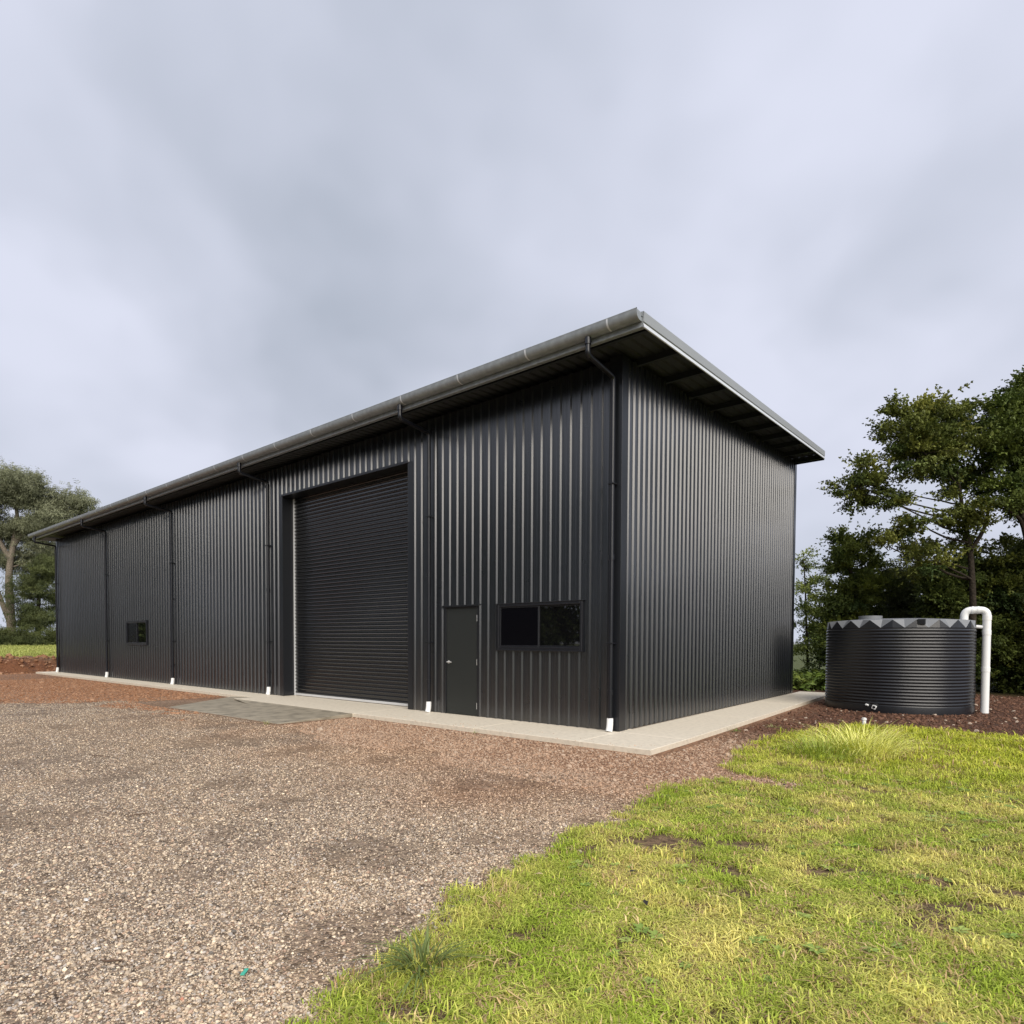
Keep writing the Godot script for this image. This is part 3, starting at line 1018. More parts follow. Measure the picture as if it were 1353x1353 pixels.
# clusters: [x, y, z, horizontal radius, vertical radius] in the tree's own axes; trunks: lists of points
func tree(called: String, label: String, category: String, group: String, at: Vector3, trunks: Array, radius: float, clusters: Array, o: Dictionary) -> Node3D:
	var r := rnd(o.seed)
	var t := thing(called, at, 0.6775, label, category, group)
	var bark: Material = o.get("bark", M.bark)
	var trunk := MB.new()
	var nodes: Array = []   # [point, radius] along every trunk
	var ti := 0
	for line in trunks:
		var pts: Array = []
		var rad: Array = []
		var m: int = line.size()
		for i in m - 1:
			for k in 4:
				var s := float(k) / 4.0
				var p: Vector3 = line[i].cubic_interpolate(line[i + 1], line[maxi(i - 1, 0)], line[mini(i + 2, m - 1)], s)
				var f := (i + s) / (m - 1)
				pts.append(p)
				rad.append(radius * (1.0 if ti == 0 else 0.6) * lerpf(1.0, 0.28, f) * (1.3 if i == 0 and k == 0 and ti == 0 else 1.0))
		pts.append(line[m - 1])
		rad.append(radius * 0.15)
		trunk.tube(pts, rad, 8)
		for i in pts.size():
			nodes.append([pts[i], rad[i]])
		ti += 1
	var lod: float = o.get("lod", 1.0)
	var places: Array[Transform3D] = []
	var tints := PackedColorArray()
	var size: float = o.get("sprig", 0.3)
	var ca: Color = o.a
	var cb: Color = o.b
	var dens: float = o.get("dens", 1.0)
	for c in clusters:
		var ctr := Vector3(c[0], c[1], c[2])
		var rh: float = c[3] * o.get("grow", 1.28)
		var rv: float = c[4] * o.get("grow", 1.28) * 1.15
		# limb from the nearest suitable place on a trunk
		var best = null
		var bd := 1e9
		for nd in nodes:
			var dv: Vector3 = ctr - nd[0]
			var cost := dv.length() + maxf(0.0, 0.35 * Vector2(dv.x, dv.z).length() - dv.y) * 1.5
			if cost < bd:
				bd = cost
				best = nd
		var root: Vector3 = best[0] if best != null else ctr - Vector3(0, rv, 0)
		var r0: float = minf(best[1] * 0.6, 0.012 * bd * o.get("limb", 1.0) + 0.015) if best != null else 0.02
		if best != null and bd > 0.3:
			var midp := root.lerp(ctr, 0.5) + Vector3(r.randf_range(-0.1, 0.1), -0.08 * bd + r.randf_range(-0.05, 0.08), r.randf_range(-0.1, 0.1)) * minf(1.0, bd * 0.5)
			var lp: Array = []
			var lr: Array = []
			for k in 7:
				var s := k / 6.0
				lp.append(root.lerp(midp, s).lerp(midp.lerp(ctr, s), s) + Vector3(r.randf_range(-1, 1), r.randf_range(-1, 1), r.randf_range(-1, 1)) * 0.015 * bd * (0.0 if k == 0 else 1.0))
				lr.append(lerpf(r0, r0 * 0.35, s))
			trunk.tube(lp, lr, 6)
		var pads := int(clampf(10.0 * dens * (c[5] if c.size() > 5 else 1.0) * pow(rh * rh * rv / 0.25, 0.62), 4, 60) * lod)
		for k in pads:
			var d := Vector3(r.randfn(), r.randfn(), r.randfn()).normalized() * pow(r.randf(), 0.45)
			var pc := ctr + Vector3(d.x * rh, d.y * rv, d.z * rh * 0.9)
			var tw := ctr.lerp(pc, 0.15) - Vector3(0, rv * 0.3, 0)
			if lod > 0.4:
				trunk.tube([tw, tw.lerp(pc, 0.55) + Vector3(0, 0.04, 0) * rh, pc], [r0 * 0.32, r0 * 0.2, 0.006], 4, false)
			var pr: float = o.get("pad", 0.34) * r.randf_range(0.6, 1.25)
			var cnt := int(o.get("per", 14) * o.get("thick", 2.6) * r.randf_range(0.6, 1.3))
			var tone := clampf(r.randf() * 0.7 + (d.y * 0.5 + 0.15) * o.get("toplit", 0.5), 0.0, 1.0)  # higher pads turn lighter: light from above put into the leaf colour
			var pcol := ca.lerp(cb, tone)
			for j in cnt:
				var e := Vector3(r.randfn(), r.randfn() * 0.55, r.randfn()) * pr * 0.6
				var out := (e + d * 0.3 + Vector3(0, 0.05, 0)).normalized()
				var b := Basis.looking_at(-out, Vector3(0.1, 1, 0.05).normalized()) if absf(out.y) < 0.98 else Basis.IDENTITY
				b = b.rotated(out, r.randf_range(-0.8, 0.8))
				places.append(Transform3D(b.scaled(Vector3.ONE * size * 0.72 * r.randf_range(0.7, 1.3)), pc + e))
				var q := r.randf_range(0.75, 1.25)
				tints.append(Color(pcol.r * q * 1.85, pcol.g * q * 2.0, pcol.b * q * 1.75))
	obj("trunk", trunk, bark, t)
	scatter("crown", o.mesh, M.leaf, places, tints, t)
	return t

func trees() -> void:
	var broad := sprig(1, 12, 0.36, 0.34)
	var fine := sprig(2, 16, 0.26, 0.22)
	var slim := sprig(3, 14, 0.42, 0.11)
	var olive_a := Color(0.035, 0.050, 0.014)
	var olive_b := Color(0.16, 0.15, 0.035)
	var g := "trees behind the water tank"
	tree("wattle_tree", "tall open tree with layered olive crown behind the tank", "tree", g, Vector3(4.01, -0.12, -13.35),
		[[Vector3(0, 0, 0), Vector3(0, 2.2, 0), Vector3(-0.1, 3.1, 0.1), Vector3(-0.2, 4.2, 0.1), Vector3(-0.3, 5.0, 0), Vector3(-0.5, 6.1, 0), Vector3(-0.7, 7.2, 0)],
		[Vector3(-0.2, 4.1, 0), Vector3(0.1, 4.8, 0.2), Vector3(0.2, 5.7, 0.2), Vector3(0, 6.8, 0.1)]], 0.105,
		[[-3.4, 6.1, 0.0, 0.55, 0.5], [-2.7, 5.5, 0.5, 0.3, 0.25], [-1.9, 7.5, 0.3, 0.8, 0.65], [-1.1, 8.1, -0.3, 0.7, 0.55], [-2.2, 6.9, 0.8, 0.7, 0.4], [-0.5, 7.8, -1.0, 0.5, 0.7], [-1.3, 6.9, 0.0, 0.9, 0.45], [-2.7, 6.1, -0.6, 0.4, 0.25], [-2.0, 5.0, 0.4, 0.75, 0.3, 0.4], [-2.4, 4.3, 0.0, 0.6, 0.25, 0.4], [-1.3, 4.3, -0.5, 0.7, 0.4, 0.45], [-0.7, 5.5, 0.6, 0.7, 0.45, 0.5], [-0.5, 4.8, 0.0, 0.65, 0.4, 0.5], [-1.5, 3.8, 0.6, 0.7, 0.3, 0.4], [-0.3, 6.3, -0.5, 0.5, 0.3, 0.5], [-1.7, 6.1, -0.8, 0.5, 0.25, 0.4]],
		{seed = 101, mesh = broad, grow = 1.45, thick = 3.3, a = olive_a, b = olive_b, sprig = 0.26, pad = 0.30, per = 13})
	tree("spreading_tree", "tall tree with flat green sprays at the right of the tank", "tree", g, Vector3(5.51, -0.12, -14.35),
		[[Vector3(0, 0, 0), Vector3(-0.1, 2.6, 0), Vector3(-0.4, 4.2, 0.1), Vector3(-0.6, 4.8, 0.1), Vector3(-0.8, 6.1, 0), Vector3(-0.9, 7.4, 0)],
		[Vector3(-0.2, 3.3, 0), Vector3(0.3, 5.0, 0.2), Vector3(0.4, 7.0, 0.1)], [Vector3(-0.4, 4.2, 0), Vector3(-0.9, 5.0, 0.3), Vector3(-1.5, 5.3, 0.4)]], 0.12,
		[[-1.3, 8.1, 0.0, 0.7, 0.35], [-0.6, 8.8, 0.0, 0.6, 0.3], [-0.6, 7.8, 0.0, 0.9, 0.4], [-1.5, 6.9, 0.4, 0.7, 0.22], [-0.7, 6.7, -0.6, 0.7, 0.25], [-1.3, 5.9, 0.5, 0.8, 0.15], [-0.4, 5.6, 0.0, 0.6, 0.22], [-1.7, 6.5, -0.4, 0.4, 0.15], [-1.1, 7.3, 0.7, 0.8, 0.25], [0.3, 8.3, 0.0, 0.9, 0.5], [0.4, 6.5, 0.0, 0.9, 0.4], [-1.5, 5.4, 0.8, 0.5, 0.12], [0.6, 5.2, 0.0, 0.8, 0.4], [-0.1, 8.6, 0.5, 0.7, 0.4], [0.1, 7.3, 0.6, 0.8, 0.4]],
		{seed = 102, mesh = broad, grow = 1.45, thick = 3.4, a = Color(0.03, 0.045, 0.014), b = Color(0.115, 0.13, 0.03), sprig = 0.27, pad = 0.34, per = 13})
	tree("young_tree", "smaller dense green tree between the shed and the tank", "tree", g, Vector3(0.67, -0.12, -15.0),
		[[Vector3(0, 0, 0), Vector3(0, 2.1, 0), Vector3(-0.1, 3.6, 0), Vector3(-0.1, 4.7, 0)]], 0.10,
		[[-0.1, 5.0, 0.0, 0.6, 0.45], [-0.6, 4.3, 0.4, 0.5, 0.4], [0.2, 4.1, -0.3, 0.7, 0.55], [-0.4, 3.4, 0.5, 0.6, 0.55], [0.4, 3.2, 0.2, 0.6, 0.55], [-0.1, 2.5, -0.4, 0.8, 0.55], [-0.7, 2.0, 0.0, 0.6, 0.55], [0.1, 1.6, 0.3, 0.9, 0.6], [0.6, 4.7, 0.0, 0.3, 0.3]],
		{seed = 103, mesh = broad, a = Color(0.03, 0.045, 0.013), b = Color(0.13, 0.14, 0.03), sprig = 0.28, pad = 0.32, per = 14, dens = 1.2})
	tree("slender_tree", "thin pale green sapling beside the back corner of the shed", "tree", g, Vector3(-1.31, -0.12, -17.67),
		[[Vector3(0, 0, 0), Vector3(-0.1, 2.1, 0), Vector3(-0.2, 3.9, 0), Vector3(-0.3, 5.0, 0)], [Vector3(0.3, -0.1, 0.2), Vector3(0.4, 1.6, 0.2), Vector3(0.5, 3.1, 0.1)]], 0.05,
		[[-0.3, 4.8, 0.0, 0.3, 0.4], [0.0, 3.8, 0.0, 0.4, 0.4], [-0.4, 3.0, 0.4, 0.4, 0.5], [0.2, 2.7, -0.3, 0.4, 0.5], [-0.2, 1.9, 0.0, 0.5, 0.5], [0.4, 1.6, 0.4, 0.4, 0.5], [-0.2, 1.0, 0.0, 0.4, 0.4], [0.8, 2.2, 0.2, 0.35, 0.5], [0.7, 3.2, 0.1, 0.3, 0.4]],
		{seed = 104, mesh = broad, thick = 3.4, grow = 1.45, a = Color(0.07, 0.09, 0.025), b = Color(0.20, 0.21, 0.06), sprig = 0.24, pad = 0.3, per = 9, dens = 0.7})
	var u := "dark trees low behind the tank"
	tree("bushy_tree", "grey green bushy tree directly behind the tank lid", "tree", u, Vector3(1.93, -0.12, -16.2),
		[[Vector3(0, 0, 0), Vector3(0, 1.8, 0), Vector3(-0.1, 3.4, 0)]], 0.1,
		[[-0.1, 3.8, 0.0, 0.7, 0.5], [-0.5, 3.1, 0.4, 0.6, 0.6], [0.4, 3.1, -0.3, 0.8, 0.7], [-0.1, 2.2, 0.0, 1.0, 0.6], [-0.1, 1.2, 0.0, 1.2, 0.6]],
		{seed = 105, mesh = fine, a = Color(0.035, 0.042, 0.02), b = Color(0.10, 0.105, 0.045), sprig = 0.28, pad = 0.3, per = 18, dens = 1.3})
	tree("bushy_tree", "dark green bushy tree behind the tank, left of the white pipe", "tree", u, Vector3(3.33, -0.12, -14.82),
		[[Vector3(0, 0, 0), Vector3(0, 1.8, 0), Vector3(-0.1, 3.2, 0)]], 0.1,
		[[-0.1, 3.6, 0.0, 0.8, 0.5], [-0.4, 3.0, 0.4, 0.8, 0.6], [0.3, 2.7, -0.2, 0.8, 0.7], [0.0, 1.8, 0.0, 1.1, 0.7], [0.0, 1.0, 0.0, 1.1, 0.5]],
		{seed = 106, mesh = broad, a = Color(0.022, 0.034, 0.010), b = Color(0.085, 0.095, 0.022), sprig = 0.28, pad = 0.32, per = 18, dens = 1.3})
	tree("bushy_tree", "broad dark tree right of the white pipe, yellow green on top", "tree", u, Vector3(4.81, -0.12, -15.86),
		[[Vector3(0, 0, 0), Vector3(0, 1.8, 0), Vector3(-0.1, 3.5, 0)]], 0.12,
		[[-0.1, 4.1, 0.0, 1.0, 0.5], [-0.7, 3.3, 0.5, 0.8, 0.5], [0.6, 3.5, 0.0, 0.9, 0.7], [-0.2, 2.7, -0.3, 1.2, 0.7], [-0.5, 1.8, 0.0, 1.0, 0.8], [0.5, 1.6, 0.3, 1.0, 0.9], [0.0, 0.8, 0.0, 1.2, 0.5]],
		{seed = 107, mesh = broad, a = Color(0.022, 0.034, 0.010), b = Color(0.11, 0.11, 0.022), sprig = 0.28, pad = 0.32, per = 18, dens = 1.3})
	# further dark growth closing the gaps
	var back := [[7.6, -15.4, "dark leafy tree beyond the right edge of the tank trees"], [2.6, -19.5, "dark tree far behind the tank, between nearer trees"], [6.3, -19.0, "dark tree far behind the white pipe"], [-0.2, -21.5, "dark leafy tree far behind the shed corner"], [10.2, -16.6, "dark tree second past the broad tree right of the pipe"], [13.4, -15.2, "dark tree third past the broad tree right of the pipe"], [17.0, -17.4, "dark tree at the far right end of the row"]]
	for i in back.size():
		tree("background_tree", back[i][2], "tree", u, Vector3(back[i][0], -0.12, back[i][1]),
			[[Vector3(0, 0, 0), Vector3(0.1, 1.8, 0), Vector3(0, 3.2, 0)]], 0.1,
			[[0, 3.1, 0, 1.1, 0.8], [-0.9, 2.3, 0.3, 1.0, 0.8], [0.9, 2.2, -0.2, 1.0, 0.8], [0, 1.3, 0, 1.4, 0.8], [0.2, 0.6, 0.3, 1.5, 0.5]],
			{seed = 120 + i, mesh = broad, a = Color(0.022, 0.032, 0.012), b = Color(0.07, 0.08, 0.025), sprig = 0.3, pad = 0.36, per = 16, dens = 1.1})
	# eucalypts at the far left
	var eg := "gum trees beyond the far end of the shed"
	tree("gum_tree", "tall gum tree with pale forked trunk at the far left", "tree", eg, Vector3(-55.86, 1.05, -4.29),
		[[Vector3(0, 0, 0), Vector3(-0.1, 3.1, 0), Vector3(0.1, 5.4, 0.3), Vector3(0.4, 7.8, 0.2), Vector3(0.6, 9.6, 0), Vector3(0.4, 11.7, 0)],
		[Vector3(-0.1, 1.6, 0), Vector3(-0.7, 4.3, 0.5), Vector3(-1.3, 6.6, 0.6), Vector3(-1.8, 9.0, 0.3)],
		[Vector3(0.2, 6.5, 0.2), Vector3(-0.5, 8.7, 0.8), Vector3(-0.9, 10.8, 0.6)], [Vector3(0.4, 7.7, 0.2), Vector3(1.4, 9.6, -0.4), Vector3(2.6, 11.4, -0.3)]], 0.34,
		[[-3.4, 9.5, 0.0, 2.0, 1.6], [-0.9, 12.0, 0.0, 2.5, 1.0], [1.4, 12.1, 0.5, 2.0, 0.9], [-1.4, 9.0, -1.0, 2.1, 1.1], [1.1, 9.0, -0.8, 1.9, 1.1], [2.7, 10.9, -0.5, 1.8, 1.1], [4.8, 11.1, -0.5, 1.2, 0.8], [3.7, 9.7, 0.6, 1.4, 0.8], [-0.2, 6.7, -1.8, 1.8, 0.8], [-3.0, 6.2, 0.5, 2.0, 1.3], [2.1, 7.1, -1.0, 1.5, 1.0], [-0.2, 13.0, 0.0, 1.5, 0.6], [-1.8, 10.9, 1.2, 1.8, 0.9]],
		{seed = 130, mesh = slim, grow = 1.15, thick = 1.6, a = Color(0.08, 0.08, 0.055), b = Color(0.18, 0.175, 0.125), sprig = 0.62, pad = 0.75, per = 15, bark = M.pale_bark, dens = 0.75, limb = 1.4})
	tree("gum_tree", "darker shorter gum tree just left of the shed end", "tree", eg, Vector3(-53.54, 1.05, -5.47),
		[[Vector3(0, 0, 0), Vector3(-0.1, 1.9, 0), Vector3(0.1, 4.2, 0), Vector3(0.4, 6.0, 0)]], 0.22,
		[[0.6, 5.5, 0.0, 1.4, 1.1], [-0.4, 4.0, 0.5, 1.3, 1.1], [1.3, 3.5, -0.5, 1.2, 1.2], [-0.6, 2.2, 0.0, 1.1, 0.8], [0.6, 1.8, 0.3, 1.3, 1.0], [-1.1, 4.8, -0.6, 0.8, 0.7]],
		{seed = 131, mesh = slim, grow = 1.05, thick = 1.6, a = Color(0.028, 0.036, 0.016), b = Color(0.09, 0.095, 0.04), sprig = 0.55, pad = 0.6, per = 15, dens = 0.9})
	var hz := [[-51.28, 0.3], [-51.0, -2.75], [-50.8, -4.0], [-50.5, -5.6], [-51.2, -1.2]]
	var ht := ["low dark shrub at the left edge under the gum tree", "low dark shrub at the foot of the pale gum trunk", "low dark shrub between the two gum trees", "low dark shrub closest to the shed end", "low dark shrub left of the pale gum trunk"]
	for i in hz.size():
		tree("low_shrub", ht[i], "shrub", "shrubs under the gum trees", Vector3(hz[i][0], 1.05, hz[i][1]), [[Vector3(0, 0, 0), Vector3(0, 0.5, 0), Vector3(0, 1.0, 0)]], 0.05,
			[[0, 0.8, 0, 0.9, 0.55], [0.5, 0.4, 0.2, 0.8, 0.4], [-0.5, 0.45, 0.1, 0.8, 0.4]],
			{seed = 140 + i, mesh = slim, grow = 1.0, thick = 1.8, a = Color(0.03, 0.036, 0.016), b = Color(0.08, 0.085, 0.03), sprig = 0.4, pad = 0.4, per = 14, dens = 1.2})
	# the trees that stand behind the photographer and are mirrored in the window and cladding
	var proto: Node3D = null
	var sp := [[-9.5, 24.0, 1.0], [-25.0, 30.0, 1.15], [-26.0, 25.0, 0.95], [-34.0, 29.0, 1.2], [-5.0, 29.0, 1.1], [2.5, 26.0, 0.95], [-42.0, 24.0, 1.05], [-26.0, 36.0, 1.3], [-46.0, 10.3, 0.9], [-52.0, 12.6, 1.0], [-45.0, 19.0, 0.9], [-60.0, 14.5, 1.1], [-41.5, 8.9, 0.7], [-48.5, 11.6, 0.95]]  # trees on the rise are added out of view to darken the small window
	var where := ["nearest the window axis", "leftmost but two", "standing alone to the left", "tall and far left", "right of centre", "short and rightmost", "farthest left of the row", "tallest at the back of the row", "added out of view on the rise left of the pad", "added out of view far up the rise", "at the foot of the rise", "added out of view farthest out on the rise", "added out of view low and nearest the cut bank", "added out of view between two others on the rise"]
	for i in sp.size():
		var lb: String = "leafy tree across the gravel facing the shed, " + where[i]
		var o: Node3D
		if i == 0:
			proto = tree("roadside_tree", lb, "tree", "trees facing the front of the shed", Vector3.ZERO, [[Vector3(0, 0, 0), Vector3(0.1, 2.4, 0), Vector3(0, 4.5, 0.2), Vector3(0.2, 6.6, 0)]], 0.2,
				[[0, 7.0, 0, 1.9, 1.4], [-1.7, 5.6, 0.4, 1.6, 1.2], [1.7, 5.4, -0.4, 1.7, 1.2], [0.2, 5.0, 1.5, 1.6, 1.1], [-0.4, 4.8, -1.5, 1.6, 1.1], [-1.0, 3.4, 0.8, 1.6, 1.0], [1.2, 3.3, -0.6, 1.6, 1.0], [0, 1.9, 0, 1.9, 0.9], [-1.6, 1.2, 0.3, 1.4, 0.8], [1.7, 1.1, -0.2, 1.4, 0.8]],
				{seed = 150, mesh = broad, grow = 1.05, thick = 1.0, a = Color(0.03, 0.042, 0.014), b = Color(0.09, 0.10, 0.03), sprig = 0.5, pad = 0.55, per = 16, dens = 0.8})
			o = proto
		else:
			o = proto.duplicate()
			o.name = numbered("roadside_tree")
			add_child(o, true)
			o.set_meta("label", lb)
		o.position = Vector3(sp[i][0], height(sp[i][0], sp[i][1]), sp[i][1])
		o.rotation.y = i * 1.3
		o.scale = Vector3(1.15, 1.6, 1.15) * sp[i][2]

# a tuft of bent blades
func tuft(s: int, blades: int, h: float, spread: float, w: float, lean: float) -> ArrayMesh:
	var r := rnd(s)
	var mb := MB.new()
	for i in blades:
		var a := r.randf() * TAU
		var root := Vector3(cos(a), 0, sin(a)) * spread * sqrt(r.randf())
		var d := r.randf() * TAU
		var dir := Vector3(cos(d), 0, sin(d))
		var L := h * r.randf_range(0.55, 1.2)
		var ln := lean * r.randf_range(0.4, 1.3)
		var side := dir.cross(Vector3.UP) * w * r.randf_range(0.7, 1.2)
		var p1 := root + dir * L * ln * 0.25 + Vector3(0, L * 0.55, 0)
		var p2 := root + dir * L * ln + Vector3(0, L * maxf(0.1, 0.95 - ln * 0.45), 0)
		var v := r.randf_range(0.75, 1.15)
		mb.col = Color(v, v, v)
		if r.randf() < 0.28:
			mb.col = Color(v * 1.5, v * 1.15, v * 1.3)
		mb.quad(root - side, root + side, p1 + side * 0.8, p1 - side * 0.8)
		mb.tri(p1 - side * 0.8, p1 + side * 0.8, p2)
	return mb.mesh()

func grass() -> void:
	var r := rnd(200)
	var meshes := [tuft(1, 15, 0.046, 0.042, 0.0021, 0.8), tuft(2, 15, 0.040, 0.050, 0.0022, 1.45), tuft(3, 15, 0.066, 0.04, 0.0022, 0.7)]
	var pl: Array = [[], [], []]
	var tn: Array = [PackedColorArray(), PackedColorArray(), PackedColorArray()]
	var cam := Vector2(4.777, 8.64)
	var made := 0
	var tries := 0
	while tries < 150000:
		tries += 1
		# denser close to the viewer
		var ang := r.randf_range(-1.9, 1.5)
		var dist := lerpf(1.3, 15.0, pow(r.randf(), 1.55))
		var p := cam + Vector2(-0.627, -0.779).rotated(ang * 0.75 + 0.35) * dist
		if p.x > 11.0:
			continue
		var l := lawn(p.x, p.y)
		if l < -0.22 or (l < 0.08 and r.randf() < 0.5 + maxf(0.0, -l) * 5.0):
			continue
		var b := bare(p.x, p.y)
		if b > 0.15 and r.randf() < clampf(b * 2.2, 0.0, 0.9):
			continue
		var lush := sstep(0.5, 0.0, l) * 0.6 + sstep(2.0, -0.6, p.y) * 0.8
		lush = clampf(lush + n_mid.get_noise_2d(p.x * 1.3 + 20.0, p.y * 1.3) * 0.6, 0.0, 1.0)
		var k := 2 if r.randf() < lush * 0.5 else (0 if r.randf() < 0.28 + lush * 0.4 else 1)
		var s := r.randf_range(0.75, 1.2) * (1.55 if r.randf() < 0.03 else 1.0) * (1.0 + dist * 0.035) * (1.0 + 0.45 * sstep(1.5, -1.0, p.y))
		var bs := Basis(Vector3.UP, r.randf() * TAU).scaled(Vector3(s * 1.15, s, s * 1.15))
		pl[k].append(Transform3D(bs, Vector3(p.x, height(p.x, p.y) - 0.006, p.y)))
		var dry := clampf(0.45 + n_mid.get_noise_2d(p.x * 1.8, p.y * 1.8 + 70.0) * 1.0 + r.randf_range(-0.3, 0.3) - lush * 0.45, 0.0, 1.0)
		var c := Color(0.34, 0.44, 0.05).lerp(Color(0.76, 0.68, 0.20), dry)
		c = c.lerp(Color(0.58, 0.60, 0.06), sstep(2.5, -1.5, p.y) * 0.6)
		var q := r.randf_range(0.65, 1.25)
		if r.randf() < 0.15:   # dead thatch
			c = Color(0.36, 0.24, 0.11).lerp(Color(0.62, 0.48, 0.24), r.randf())
		tn[k].append(Color(c.r * q, c.g * q, c.b * q))
		made += 1
	for k in 3:
		var a: Array[Transform3D] = []
		a.assign(pl[k])
		var o := scatter(["short_grass", "dry_grass", "long_grass"][k], meshes[k], M.blade, a, tn[k])
		tag(o, ["short yellow green lawn grass beside the gravel", "flat dry straw coloured grass through the lawn", "longer fresh green grass along the lawn edge"][k], "grass")
	# flat rosettes of broad leaved weeds
	var ros := MB.new()
	for i in 7:
		var a := TAU * i / 7.0 + r.randf_range(-0.2, 0.2)
		var d := Vector3(cos(a), 0.22, sin(a))
		var side := Vector3(-sin(a), 0, cos(a)) * 0.010
		var L := r.randf_range(0.03, 0.05)
		ros.col = grey(r.randf_range(0.7, 1.0))
		ros.quad(d * 0.004, d * L * 0.55 - side, d * L + Vector3(0, -0.006, 0), d * L * 0.55 + side)
	var wp: Array[Transform3D] = []
	var wc := PackedColorArray()
	for i in 2600:
		var p := Vector2(r.randf_range(2.2, 9.0), r.randf_range(-3.5, 8.0))
		if lawn(p.x, p.y) < 0.02 or n_mid.get_noise_2d(p.x * 1.5 + 90.0, p.y * 1.5) < 0.08:
			continue
		wp.append(Transform3D(Basis(Vector3.UP, r.randf() * TAU).scaled(Vector3.ONE * r.randf_range(0.7, 1.5)), Vector3(p.x, height(p.x, p.y) + r.randf_range(0.012, 0.03), p.y)))
		wc.append(Color(0.16, 0.27, 0.05).lerp(Color(0.34, 0.42, 0.10), r.randf()))
	tag(scatter("lawn_weeds", ros.mesh(), M.leaf, wp, wc), "flat broad leaved weeds scattered through the lawn", "weeds")
	# rank grass on the bank at the far left and behind the shed
	var far: Array[Transform3D] = []
	var ft := PackedColorArray()
	var bunch := tuft(9, 16, 0.20, 0.22, 0.010, 0.8)
	for i in 9000:
		var x := r.randf_range(-58.0, -31.5)
		var z := r.randf_range(-12.0, 6.0)
		var s := -(x + 29.4) - maxf(0.0, z - 5.0) * 0.9
		if s < 2.6 + n_mid.get_noise_2d(x, z):
			continue
		far.append(Transform3D(Basis(Vector3.UP, r.randf() * TAU).scaled(Vector3.ONE * r.randf_range(0.7, 1.3)), Vector3(x, height(x, z), z)))
		var q := r.randf_range(0.8, 1.2)
		var c := Color(0.38, 0.44, 0.11).lerp(Color(0.50, 0.53, 0.17), r.randf())
		ft.append(Color(c.r * q, c.g * q, c.b * q))
	tag(scatter("paddock_grass", bunch, M.blade, far, ft), "pale green grass on the rise beyond the cut bank", "grass")
	var weeds: Array[Transform3D] = []
	var wt := PackedColorArray()
	var leafy := sprig(12, 18, 0.45, 0.24)
	for i in 1500:
		var x := r.randf_range(-3.5, 1.6)
		var z := r.randf_range(-17.5, -12.2)
		if r.randf() > sstep(-12.0, -13.6, z):
			continue
		weeds.append(Transform3D(Basis.from_euler(Vector3(r.randf_range(-0.9, 0.3), r.randf() * TAU, 0)).scaled(Vector3.ONE * r.randf_range(0.25, 0.5)), Vector3(x, height(x, z) + r.randf_range(0.02, 0.42), z)))
		var c := Color(0.10, 0.16, 0.025).lerp(Color(0.20, 0.25, 0.05), r.randf())
		wt.append(c)
	tag(scatter("weeds", leafy, M.leaf, weeds, wt), "bright green leafy weeds behind the back corner of the shed", "weeds")

func clump(called: String, label: String, at: Vector2, s: int, blades: int, h: float, spread: float, w: float, lean: float, c: Color) -> void:
	var m := StandardMaterial3D.new()
	m.albedo_color = c.linear_to_srgb()
	m.vertex_color_use_as_albedo = true
	m.roughness = 0.6
	m.backlight_enabled = true
	m.backlight = Color(0.4, 0.4, 0.22)
	var r := rnd(s)
	var mb := MB.new()
	for i in blades:
		var a := r.randf() * TAU
		var rr := sqrt(r.randf())
		var root := Vector3(cos(a), 0, sin(a)) * spread * rr
		var dir := (Vector3(cos(a), 0, sin(a)) + Vector3(r.randf_range(-0.7, 0.7), 0, r.randf_range(-0.7, 0.7))).normalized()
		var L := h * r.randf_range(0.5, 1.25)
		var ln := lean * (0.3 + rr) * r.randf_range(0.6, 1.2)
		var side := dir.cross(Vector3.UP) * w
		var v := r.randf_range(0.65, 1.2)
		mb.col = Color(v, v, v)
		var prev := root
		for k in 4:
			var t := (k + 1) / 4.0
			var p := root + dir * L * ln * t * t + Vector3(0, L * (t - 0.62 * ln * t * t), 0)
			var w0 := 1.0 - 0.2 * k
			var w1 := 1.0 - 0.2 * (k + 1) if k < 3 else 0.05
			mb.quad(prev - side * w0, prev + side * w0, p + side * w1, p - side * w1)
			prev = p
	var t := thing(called, Vector3(at.x, height(at.x, at.y) - 0.005, at.y), 0.0, label, "grass clump")
	obj("blades", mb, m, t).set_meta("kind", "stuff")

# ---------------------------------------------------------------- stones and litter
func pebble(s: int, flat: float) -> ArrayMesh:
	var r := rnd(s)
	var sm := SphereMesh.new()
	sm.radial_segments = 7
	sm.rings = 3
	sm.radius = 0.5
	sm.height = 1.0
	var arr := sm.get_mesh_arrays()
	var v: PackedVector3Array = arr[Mesh.ARRAY_VERTEX]
	var f := noise(s, 1.3, 2)
	for i in v.size():
		var k := 1.0 + f.get_noise_3dv(v[i]) * 0.55
		v[i] = Vector3(v[i].x * k, v[i].y * k * flat, v[i].z * k * 0.8)
	var mb := MB.new()
	var ix: PackedInt32Array = arr[Mesh.ARRAY_INDEX]
	for i in range(0, ix.size(), 3):
		mb.tri(v[ix[i]], v[ix[i + 2]], v[ix[i + 1]])
	return mb.mesh()

